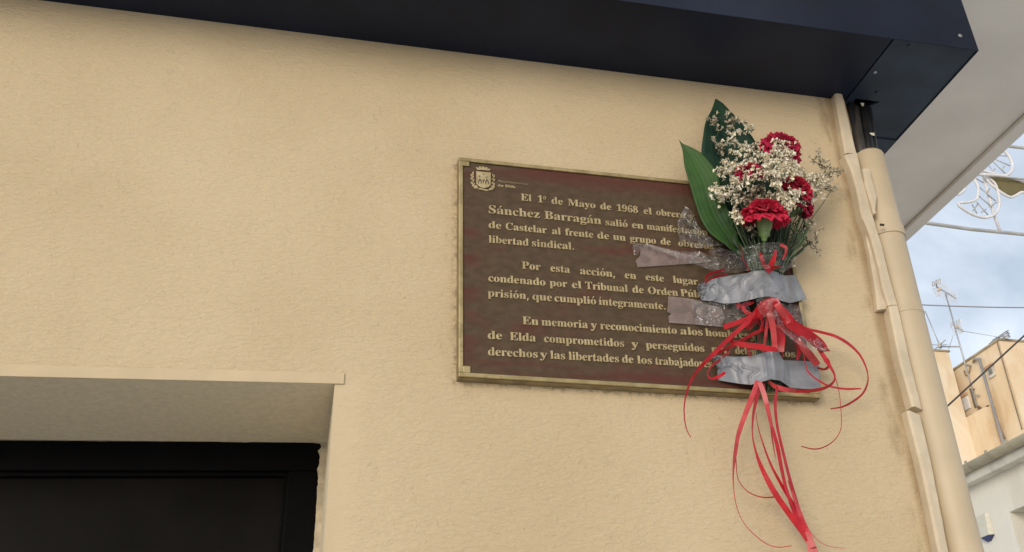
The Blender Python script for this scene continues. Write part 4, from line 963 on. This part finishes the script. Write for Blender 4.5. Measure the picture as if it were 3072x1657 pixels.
R([(1090, 830), (1150, 875), (1195, 940), (1235, 1005), (1272, 1075), (1262, 1130), (1200, 1172), (1100, 1193), (980, 1197), (880, 1182), (810, 1152), (768, 1118)], [20, 28, 34, 22, 12, 20, 24, 24, 26, 28, 26, 14], -.060, -.042, n=70)
R([(980, 1195), (900, 1185), (820, 1160), (775, 1125)], [26, 34, 34, 22], -.046, -.046, mat=m_rib2)
R([(1062, 1038), (1090, 1070), (1140, 1110), (1230, 1158), (1350, 1180), (1474, 1178)], [10, 12, 14, 15, 16, 10], -.046, -.040)
R([(1196, 960), (1215, 985), (1222, 1010), (1190, 1030), (1145, 1020)], [22, 16, 10, 14, 18], -.046, -.030)
R([(1180, 930), (1225, 965), (1232, 1005), (1210, 1030), (1165, 1035)], [18, 20, 12, 12, 14], -.050, -.034)
R([(1120, 860), (1180, 890), (1236, 892)], [10, 12, 6], -.062, -.060, mat=m_rib3)
R([(1272, 1080), (1300, 1170), (1316, 1280), (1324, 1400), (1318, 1490), (1270, 1570), (1190, 1622), (1110, 1636), (1018, 1614)], [8, 5, 5, 5, 5, 6, 8, 9, 6], -.040, -.024, n=60)
R([(880, 690), (930, 730), (985, 800), (1005, 880), (990, 960)], [80, 70, 50, 34, 16], -.076, -.044, full=.03)
R([(1020, 850), (1040, 930), (1055, 1000), (1080, 1060), (1140, 1110)], [6, 7, 8, 7, 6], -.050, -.044)
# more strands gathered at the knot
rk = random.Random(12)
for k in range(14):
    a_ = rk.uniform(-.9, .75); x0, y0_ = 770 + rk.uniform(-40, 50), 500 + rk.uniform(-6, 30); ln = rk.uniform(130, 330)
    dx_, dy_ = math.sin(a_) * ln, math.cos(a_) * ln
    R([(x0, y0_), (x0 + dx_ * .35 + rk.uniform(-20, 20), y0_ + dy_ * .3), (x0 + dx_ * .75, y0_ + dy_ * .7 + rk.uniform(-20, 20)), (x0 + dx_ + rk.uniform(-30, 30), y0_ + dy_)],
      [rk.uniform(20, 36), rk.uniform(26, 42), rk.uniform(16, 34), rk.uniform(8, 20)], -.086 + rk.uniform(-.012, .014), -.062 + rk.uniform(-.01, .016), mat=(m_rib, m_rib2, m_rib, m_rib3)[k % 4], n=26, ph=rk.uniform(0, 5))
# bow seen through the cellophane
R([(708, 150), (722, 190), (740, 240), (768, 285)], [22, 30, 32, 26], -.084, -.070)
R([(828, 125), (818, 175), (795, 230), (762, 280)], [16, 30, 38, 40], -.090, -.076)
R([(858, 88), (900, 105), (905, 140), (880, 200)], [18, 24, 20, 16], -.080, -.070, mat=m_rib2)
R([(865, 258), (830, 256), (795, 272), (770, 300)], [10, 20, 26, 24], -.086, -.080)
R([(440, 275), (390, 290), (330, 308), (298, 340), (292, 372)], [14, 24, 20, 18, 10], -.046, -.036)
R([(460, 310), (400, 322), (340, 345), (290, 385)], [12, 16, 12, 8], -.048, -.040)
R([(566, 100), (572, 180), (600, 230), (625, 290)], [8, 9, 10, 8], -.078, -.070, mat=m_rib3)
# tails below the plaque
R([(745, -20), (725, 50), (690, 140), (640, 270), (590, 420), (566, 560), (551, 680), (547, 800), (560, 940), (590, 1060), (650, 1170), (740, 1262), (830, 1325), (920, 1349), (1030, 1336)], [34, 38, 38, 34, 30, 26, 12, 7, 6, 5, 6, 7, 7, 6], -.052, -.026, z5, m_rib2, n=70)
R([(752, 0), (715, 120), (660, 250), (610, 390), (575, 520)], [10, 14, 18, 16, 8], -.048, -.042, z5)
R([(768, -10), (740, 120), (715, 240), (705, 340), (705, 420), (722, 520), (762, 650), (832, 800), (920, 950), (1035, 1110), (1130, 1235), (1190, 1330), (1215, 1400)], [26, 28, 18, 8, 14, 30, 40, 44, 44, 46, 52, 60], -.050, -.050, z5, n=70)
R([(735, 240), (745, 330), (780, 460), (850, 655), (940, 830), (1020, 965), (1100, 1120), (1165, 1245), (1205, 1350)], [4, 8, 14, 20, 26, 30, 34, 44], -.044, -.054, z5, n=60)
R([(762, -10), (800, 90), (835, 230), (868, 380), (885, 430)], [36, 38, 34, 28, 22], -.054, -.050, z5, m_rib2)
R([(868, 360), (910, 520), (940, 680), (970, 820), (1005, 940), (1060, 1080), (1120, 1170)], [24, 30, 26, 24, 28, 34], -.050, -.052, z5)
R([(915, 20), (898, 100), (893, 200), (910, 360), (960, 580), (1010, 780), (1065, 970), (1115, 1130), (1160, 1270), (1190, 1400)], [20, 22, 20, 22, 22, 24, 26, 34, 40], -.046, -.050, z5, n=60)
R([(1000, 800), (1050, 950), (1100, 1080), (1140, 1180), (1190, 1290)], [8, 20, 30, 34, 36], -.046, -.052, z5, m_rib2)
R([(568, 600), (580, 760), (610, 830), (665, 890), (740, 927), (815, 940), (892, 935)], [8, 6, 6, 7, 9, 11], -.034, -.030, z5)
R([(858, 360), (870, 470), (894, 612)], [14, 12, 4], -.040, -.034, z5, m_rib2)
R([(1150, 1180), (1240, 1290), (1330, 1338), (1465, 1361)], [6, 5, 5, 3], -.040, -.028, z5, m_rib2)
R([(798, -20), (806, 60), (816, 120)], [14, 14, 8], -.044, -.040, z5, m_rib3)

# ------------------------------------------------------------------ street garland (festival light frame)
m_tubew = simple('white_rope_light', (.74, .72, .72), .5, var=.08, scale=30)
m_alu = simple('aluminium_bar', (.46, .46, .44), .45, metal=.3, var=.1, scale=10)
m_olive = simple('olive_panel', (.14, .115, .04), .6, var=.12, scale=8)
gar = thing('street_light_garland', 'white festival light frame with crescent shapes hung across the side street', 'street decoration')
YG = 4.0
def zg(p): return (2820 + p[0] * .23036, 400 + p[1] * .23036)
def gp(p, y=YG): return at(*zg(p), y)
def gtube(pts, r, name, mat, y=YG, n=40, sm=True):
    m_ = MB(); P = [gp(p, y) for p in pts]
    m_.tube(spline(P, n) if sm else P, r, 8); return m_.build(name, mat, gar, smooth=True)
gtube([(-520, 1125), (0, 1195), (400, 1252), (800, 1290), (1400, 1350), (3000, 1520)], .014, 'bar', m_alu, sm=False)
gtube([(700, 150), (880, 168), (1094, 195), (3000, 420)], .013, 'bar', m_alu, sm=False)
gtube([(545, 500), (620, 760), (700, 1060), (780, 1270)], .011, 'strut', m_tubew, YG + .03, sm=False)
gtube([(470, 545), (740, 560), (1094, 600), (1700, 660)], .008, 'strut', m_alu, YG - .03, sm=False)
cres = [(430, 560), (470, 640), (500, 730), (480, 850), (400, 895), (238, 915), (300, 985), (450, 1070), (600, 1100), (720, 1050), (772, 940), (765, 820), (740, 720), (700, 640), (560, 540)]
gtube(cres, .011, 'crescent_outline', m_tubew, YG, 70); gtube(cres, .007, 'crescent_outline', m_alu, YG + .028, 70)
gtube([(780, 200), (860, 255), (920, 340), (945, 430), (915, 520), (820, 555), (680, 520), (560, 490)], .011, 'crescent_outline', m_tubew, YG, 50)
gtube([(180, 800), (260, 790), (315, 740), (330, 660), (300, 590)], .011, 'crescent_outline', m_tubew, YG, 30)
lp = [(560, 535), (640, 640), (740, 730), (840, 800), (920, 835), (1000, 805), (1060, 770), (1130, 770), (1200, 700), (1120, 650), (990, 600), (830, 565), (700, 548)]
gtube(lp + [lp[0]], .011, 'leaf_outline', m_tubew, YG, 80)
m_ = MB(); m_.hexa([gp(p, YG + .005) for p in lp], [gp(p, YG + .02) for p in lp]); m_.build('leaf_panel', m_olive, gar)
for a, b_ in (((720, 340), (910, 425)), ((690, 370), (850, 525)), ((630, 410), (740, 565)), ((760, 290), (875, 297)), ((510, 700), (725, 885)), ((510, 820), (655, 945)), ((480, 900), (625, 1065)),
              ((460, 585), (565, 645)), ((420, 930), (480, 1045)), ((490, 930), (430, 1010)), ((600, 990), (540, 1030)), ((840, 430), (800, 480)), ((715, 460), (690, 510)), ((650, 720), (600, 780)), ((740, 900), (640, 960))):
    gtube([a, b_], .0048, 'spoke', m_alu, YG + .01, 2, False)

# ------------------------------------------------------------------ white house across the side street
def render_wall(name, a, b, stain, bscale=20):
    M = NT(name); M.setp(Roughness=.9); M.p.inputs['Specular IOR Level'].default_value = .2
    v_ = M.mapping(); big = M.noise(v_, .45, 6, .6, .6)
    c_ = M.mix(M.ramp(big, .34, .66), a, b)
    s_ = M.noise(M.mapping(scale=(1.2, 1.2, .28), loc=(4, 0, 0)), 1.1, 6, .65)
    c_ = M.mix(M.math('MULTIPLY', M.ramp(s_, .50, .68), .65), c_, stain)
    M.color(c_); M.normal(M.bump(M.noise(v_, bscale, 4), .3, .01))
    return M.m
m_white = render_wall('white_render', (.78, .735, .635), (.86, .82, .72), (.68, .63, .52))
m_eave = simple('weathered_eave', (.56, .53, .46), .85, var=.2, scale=3)
m_gut = simple('beige_gutter', (.40, .355, .245), .5, var=.12, scale=4)
XW = 9.0
wh = thing('white_house', 'low white house with beige gutter and recessed window across the side street', 'house')
ga = atx(2872, 1418, XW - .22); gb = atx(3072, 1304, XW - .22)
GZ = (ga.z + gb.z) / 2; GR = .088
wc = atx(3028, 1536.5, XW); wtop = wc.z; wy = wc.y
m_ = MB()
def xq(x, y0, y1, z0, z1): m_.face([(x, y0, z0), (x, y1, z0), (x, y1, z1), (x, y0, z1)])
YA, YB = 2.0, 15.0
xq(XW, YA, wy - 1.1, 0, GZ - .1); xq(XW, wy, YB, 0, GZ - .1); xq(XW, wy - 1.1, wy, wtop, GZ - .1); xq(XW, wy - 1.1, wy, 0, wtop - 1.5)
for y in (wy, wy - 1.1): m_.face([(XW, y, wtop - 1.5), (XW + .35, y, wtop - 1.5), (XW + .35, y, wtop), (XW, y, wtop)])
for z in (wtop, wtop - 1.5): m_.face([(XW, wy - 1.1, z), (XW + .35, wy - 1.1, z), (XW + .35, wy, z), (XW, wy, z)])
m_.face([(XW, YA, 0), (XW + 8, YA, 0), (XW + 8, YA, GZ + .3), (XW, YA, GZ - .1)]); m_.face([(XW, YB, 0), (XW + 8, YB, 0), (XW + 8, YB, GZ + .3), (XW, YB, GZ - .1)])
m_.build('wall', m_white, wh)
win = MB(); win.box(XW + .30, XW + .345, wy - 1.095, wy - .005, wtop - 1.495, wtop - .005)
m_wood = simple('ochre_window_frame', (.30, .20, .07), .5, var=.2, scale=6)
m_glass = simple('dark_window_glass', (.03, .035, .04), .08, var=.1)
fr_ = win.build('window', m_wood, wh)
m_ = MB(); m_.box(XW + .29, XW + .2995, wy - 1.03, wy - .07, wtop - 1.42, wtop - .08); m_.build('pane', m_glass, fr_)
m_ = MB()
eb = atx(3072, 1331, XW - .16).z
m_.box(XW - .17, XW, YA, YB, GZ - .20, GZ - .075)
m_.build('eave', m_eave, wh)
m_ = MB(); m_.face([(XW - .15, YA, GZ - .02), (XW - .15, YB, GZ - .02), (XW + 8, YB, GZ + .35), (XW + 8, YA, GZ + .35)])
m_tile = simple('roof_tile', (.36, .20, .12), .85, var=.2, scale=2)
m_.build('roof', m_tile, wh)
m_ = MB(); n = 14; gx = XW - .22
for r0, rows_ in ((GR, 1),):
    A = [(gx - GR * math.cos(math.pi * (k / n) - 0), YA, GZ - GR * math.sin(math.pi * k / n)) for k in range(n + 1)]
    Bq = [(p[0], YB, p[2]) for p in A]
    m_.grid([A, Bq])
gut = m_.build('gutter', m_gut, wh, smooth=True, solid=.006, uv=[(0, 0)] * (2 * n + 2))
for px, py in ((2916, 1393), (2975, 1357), (3036, 1322)):
    y = atx(px, py, gx).y; m_ = MB()
    rr = GR + .007
    A = [(gx - rr * math.cos(math.pi * k / n), y - .02, GZ - rr * math.sin(math.pi * k / n)) for k in range(n + 1)]
    m_.grid([A, [(p[0], y + .02, p[2]) for p in A]]); m_.box(gx - rr - .004, gx - rr + .012, y - .022, y + .022, GZ - .02, GZ + .03)
    m_.build('gutter_bracket', m_gut, gut)
# alarm box
def zw(p): return (2860 + p[0] * .27145, 1280 + p[1] * .27145)
m_box = simple('alarm_cream', (.66, .63, .52), .5, var=.04); m_blue = simple('alarm_blue', (.045, .055, .16), .4, var=.1)
al = thing('alarm_box', 'cream alarm siren box with blue underside on the white house wall', 'alarm box')
a_t = atx(*zw((265, 1020)), XW); a_m = atx(*zw((355, 985)), XW - .06); a_b = atx(*zw((410, 1192)), XW - .06)
yb0, yb1 = a_t.y, atx(*zw((404, 1120)), XW - .05).y
zt, zb_ = a_t.z + .015, a_b.z
m_ = MB(); m_.hexa([(XW, yb0, zb_), (XW - .07, yb0 - .05, zb_), (XW - .07, yb1 + .03, zb_), (XW, yb1, zb_)], [(XW, yb0, zt), (XW - .05, yb0 - .05, zt), (XW - .05, yb1 + .03, zt), (XW, yb1, zt)])
m_.build('casing', m_box, al, bevel=.008)
m_ = MB(); ym = (yb0 + yb1) / 2
m_.hexa([(XW, yb0, zb_ - .001), (XW - .068, yb0 - .05, zb_ - .001), (XW - .068, yb1 + .03, zb_ - .001), (XW, yb1, zb_ - .001)], [(XW, ym + .04, zb_ - .06), (XW - .03, ym + .02, zb_ - .06), (XW - .03, ym - .02, zb_ - .06), (XW, ym - .04, zb_ - .06)])
m_.build('lens', m_blue, al)

# ------------------------------------------------------------------ tan apartment house far behind
m_tan = render_wall('tan_render', (.70, .53, .34), (.77, .64, .46), (.62, .42, .23), 8)
m_tan2 = render_wall('tan_render_pale', (.72, .57, .38), (.79, .70, .56), (.60, .45, .29), 8)
XT = 24.0
tb = thing('tan_apartment_house', 'tall sunlit tan house with stained windowless walls behind the white house', 'building')
k0 = atx(2997, 1022, XT); TY0, TZ = k0.y, k0.z
k1 = atx(2865, 1115, XT); TY1 = k1.y
m_ = MB(); m_.box(XT, XT + 14, TY0, TY1 + 8, 0, TZ); m_.build('main_wall', m_tan, tb)
kb = at(2845, 1057, TY1 - .3)
m_ = MB(); m_.box(kb.x - 9, kb.x, TY1 - .3, TY1 + 8, 0, kb.z); m_.build('side_block', m_tan2, tb)
kp = at(3072, 1260, TY0 - .02)
m_pale = render_wall('pale_plaster', (.72, .63, .51), (.78, .70, .60), (.55, .45, .33), 8)
m_ = MB(); m_.box(XT + .62, XT + 13, TY0 - .03, TY0 - .001, 0, TZ - 1.5); m_.build('plaster_patch', m_pale, tb)
m_dark = simple('parapet_grime', (.34, .28, .19), .9, var=.3, scale=1.5)
m_ = MB(); m_.box(XT - .05, XT + 14, TY0 - .05, TY1 + 8, TZ, TZ + .07); m_.build('coping', m_dark, tb)
m_ = MB(); m_.box(kb.x - 9, kb.x + .05, TY1 - .35, TY1 + 8, kb.z, kb.z + .07); m_.build('coping', m_dark, tb)
an0 = atx(2897, 1236, XT - .5); an1 = atx(2942, 1228, XT - .5)
m_ = MB(); m_.box(kb.x, XT, an1.y, TY1 - .3, 0, (an0.z + an1.z) / 2); m_.build('annex', m_tan, tb)
def zt_(p): return (2780 + p[0] * .23759, 1000 + p[1] * .23759)
# upper window and white closed opening
c0 = atx(*zt_((770, 460)), XT); c1_ = atx(*zt_((845, 405)), XT); c2_ = atx(*zt_((800, 580)), XT)
m_ = MB(); m_.box(XT - .06, XT, c1_.y, c0.y, c2_.z, c0.z); wv_ = m_.build('window', m_eave, tb)
m_gr = simple('grey_shutter', (.17, .17, .16), .5, var=.15, scale=5)
m_ = MB(); m_.box(XT - .07, XT - .061, c1_.y + .08, c0.y - .08, c2_.z + .1, c0.z - .06); m_.build('pane', m_gr, wv_)
m_brick = simple('brick_lintel', (.52, .32, .20), .85, var=.2, scale=3)
m_ = MB(); m_.box(XT - .10, XT, c1_.y - .04, c0.y + .06, c0.z + .001, c0.z + .09); m_.build('lintel', m_brick, wv_)
d0 = atx(*zt_((445, 830)), XT); d1 = atx(*zt_((515, 780)), XT); d2 = atx(*zt_((490, 985)), XT)
m_wp = simple('white_panel', (.72, .71, .70), .7, var=.03, scale=2)
m_ = MB(); m_.box(XT - .05, XT, d1.y, d0.y, d2.z, d0.z); wv_ = m_.build('window', m_wp, tb)
m_ = MB(); m_.box(XT - .10, XT, d1.y - .04, d0.y + .04, d0.z + .001, d0.z + .10); m_.build('lintel', m_brick, wv_)
m_gp = simple('grey_pipe', (.27, .26, .26), .6, var=.1, scale=2)
m_ = MB(); e0 = atx(2938, 1078, XT - .14); e1 = atx(3004, 1322, XT - .14)
m_.tube([(XT - .14, e0.y, 2), (XT - .14, e0.y, e0.z)], .055, 10); m_.tube([(XT - .1, e0.y, e0.z), (XT - .14, e0.y + .25, e0.z + .12), (XT, e0.y + .5, e0.z + .12)], .052, 8)
m_.build('downpipe', m_gp, tb, smooth=True)
m_wire = simple('old_cable', (.20, .15, .10), .7, var=.2, scale=2)
def wires(pl, r, parent=tb, x=XT - .05, mat=None):
    m__ = MB(); m__.tube(spline([atx(*zt_(p), x) for p in pl], 20), r, 5); return m__.build('wall_cable', mat or m_wire, parent, smooth=True)
wires([(890, 110), (950, 320), (1040, 640), (1130, 960), (1205, 1215)], .022)
wires([(545, 700), (570, 780), (600, 900), (615, 940)], .03); wires([(570, 700), (590, 790), (612, 920)], .03)
wires([(640, 930), (680, 1000), (760, 1110), (870, 1150)], .025); wires([(650, 920), (720, 970), (780, 1060), (860, 1100)], .022)
wires([(470, 470), (500, 540), (545, 470), (550, 400)], .02); wires([(610, 900), (690, 950), (780, 910)], .022); wires([(545, 710), (600, 705)], .025)
wires([(905, 1130), (930, 1200), (990, 1330)], .03)

# aerials on their mast
m_steel = simple('galvanised_steel', (.40, .41, .42), .45, metal=.5, var=.15, scale=4)
m_whitem = simple('aerial_alu', (.62, .62, .64), .4, metal=.2, var=.1, scale=4)
m_org = simple('aerial_orange', (.66, .52, .38), .5, var=.1, scale=4)
def za(p): return (2740 + p[0] * .2304, 780 + p[1] * .2304)
XM = XT - .25
def mp(p, dx=0.): return atx(*za(p), XM + dx)
ant = thing('aerial_mast', 'tall steel aerial mast with two television aerials above the tan house', 'antenna')
def arod(a, b_, r, name, mat, par=None, dx0=0., dx1=0.):
    m__ = MB(); m__.tube([mp(a, dx0), mp(b_, dx1)], r, 6); return m__.build(name, mat, par or ant, smooth=True)
m_ = MB(); pt = mp((420, 440)); pb_ = atx(2926, 1222, XM); m_.tube([(XM, pt.y, pb_.z), (XM, pt.y, pt.z)], .03, 8); mast = m_.build('mast', m_steel, ant, smooth=True)
m_ = MB()
for z in (pb_.z + .4, pb_.z + 1.6): m_.box(XM - .02, XT, pt.y - .03, pt.y + .03, z, z + .06)
m_.build('wall_bracket', m_steel, ant)
up = arod((300, 350), (560, 500), .028, 'television_aerial', m_steel)
m_ = MB()
for i in range(13):
    t = i / 12; c_ = mp((330 + 230 * t, 368 + 132 * t)); l = .34 * (1 - .45 * t)
    m_.tube([c_ + Vector((0, -l * .35, l)), c_ + Vector((0, l * .35, -l))], .012, 5)
m_.build('director_rods', m_whitem, up)
def panel(quad, name, par, nb=6):
    m__ = MB(); a, b_, c_, d_ = [mp(p) for p in quad]
    for i in range(nb):
        t = i / (nb - 1); m__.tube([a.lerp(b_, t), d_.lerp(c_, t)], .010, 4)
    for i in range(nb + 3):
        t = i / (nb + 2); m__.tube([a.lerp(d_, t), b_.lerp(c_, t)], .010, 4)
    return m__.build(name, m_whitem, par)
panel([(235, 290), (362, 242), (368, 300), (242, 350)], 'reflector', up); panel([(245, 380), (340, 350), (352, 460), (288, 474)], 'reflector', up, 4)
arod((300, 260), (302, 350), .03, 'reflector_post', m_steel, up)
m_ = MB(); m_.box(XM - .04, XM + .04, mp((340, 385)).y - .08, mp((340, 385)).y + .08, mp((340, 385)).z - .05, mp((340, 385)).z + .05); m_.build('dipole_box', m_org, up)
lo = arod((530, 855), (655, 930), .028, 'television_aerial', m_steel)
panel([(545, 800), (615, 770), (622, 828), (552, 850)], 'reflector', lo, 3); panel([(482, 820), (520, 805), (525, 850), (482, 870)], 'reflector', lo, 3)
panel([(485, 885), (520, 870), (560, 965), (535, 980)], 'reflector', lo, 3); panel([(565, 890), (620, 845), (660, 930), (600, 960)], 'reflector', lo, 5)
m_ = MB(); m_.box(XM - .04, XM + .04, mp((572, 872)).y - .06, mp((572, 872)).y + .06, mp((572, 872)).z - .05, mp((572, 872)).z + .05); m_.build('dipole_box', m_org, lo)
arm = arod((345, 1130), (595, 1130), .032, 'side_arm', m_steel)
arod((155, 670), (342, 1110), .02, 'whip_aerial', m_steel, arm)
for a, b_ in (((345, 1112), (220, 1103)), ((345, 1112), (440, 1103)), ((345, 1112), (420, 1040)), ((345, 1112), (270, 1172))): arod(a, b_, .016, 'radial_rod', m_steel, arm)
m_ = MB(); c_ = mp((345, 1115)); m_.tube([c_ + Vector((0, 0, -.1)), c_ + Vector((0, 0, .1))], .07, 8); m_.build('whip_base', m_eave, arm)
arod((660, 930), (1080, 1000), .012, 'guy_wire', m_steel, None, 0, .2); arod((520, 980), (460, 1160), .010, 'guy_wire', m_steel)

coil = thing('wire_coil', 'loose coil of grey wire lying on the tan house corner', 'wire coil')
m_ = MB()
for i in range(5):
    c_ = atx(*za((1110 + i * 14, 1010 + (i % 2) * 8)), XT + .3); r0 = .52 - .05 * i
    m_.tube([c_ + Vector((r0 * .4 * math.sin(t * .3927), r0 * math.cos(t * .3927), .16 * math.sin(t * .3927 + i * .3))) for t in range(17)], .018, 5)
m_.build('coil', m_steel, coil, smooth=True)

# ------------------------------------------------------------------ wires across the side street
def span(label, a, b_, y, r, sag=.02, col=None):
    m__ = MB(); A = at(*a, y); B_ = at(*b_, y); d_ = B_ - A; A2 = A - d_ * .35; B2 = B_ + d_ * 1.0
    pts = [A2.lerp(B2, t / 24) + Vector((0, 0, -sag * math.sin(math.pi * t / 24))) for t in range(25)]
    m__.tube(pts, r, 6); return tag(m__.build('overhead_cable', col or m_wire2, None, smooth=True), label, 'cable')
m_wire2 = simple('dark_cable', (.055, .042, .035), .6, var=.2, scale=3)
span('dark brown overhead cable running diagonally in front of the tan house', (2829, 1231), (3072, 1008), 6.0, .0085, .0)
span('thin grey overhead wire stretched level across the sky through the aerials', (2750, 910), (3072, 914), 9.0, .008, .05, m_gp)
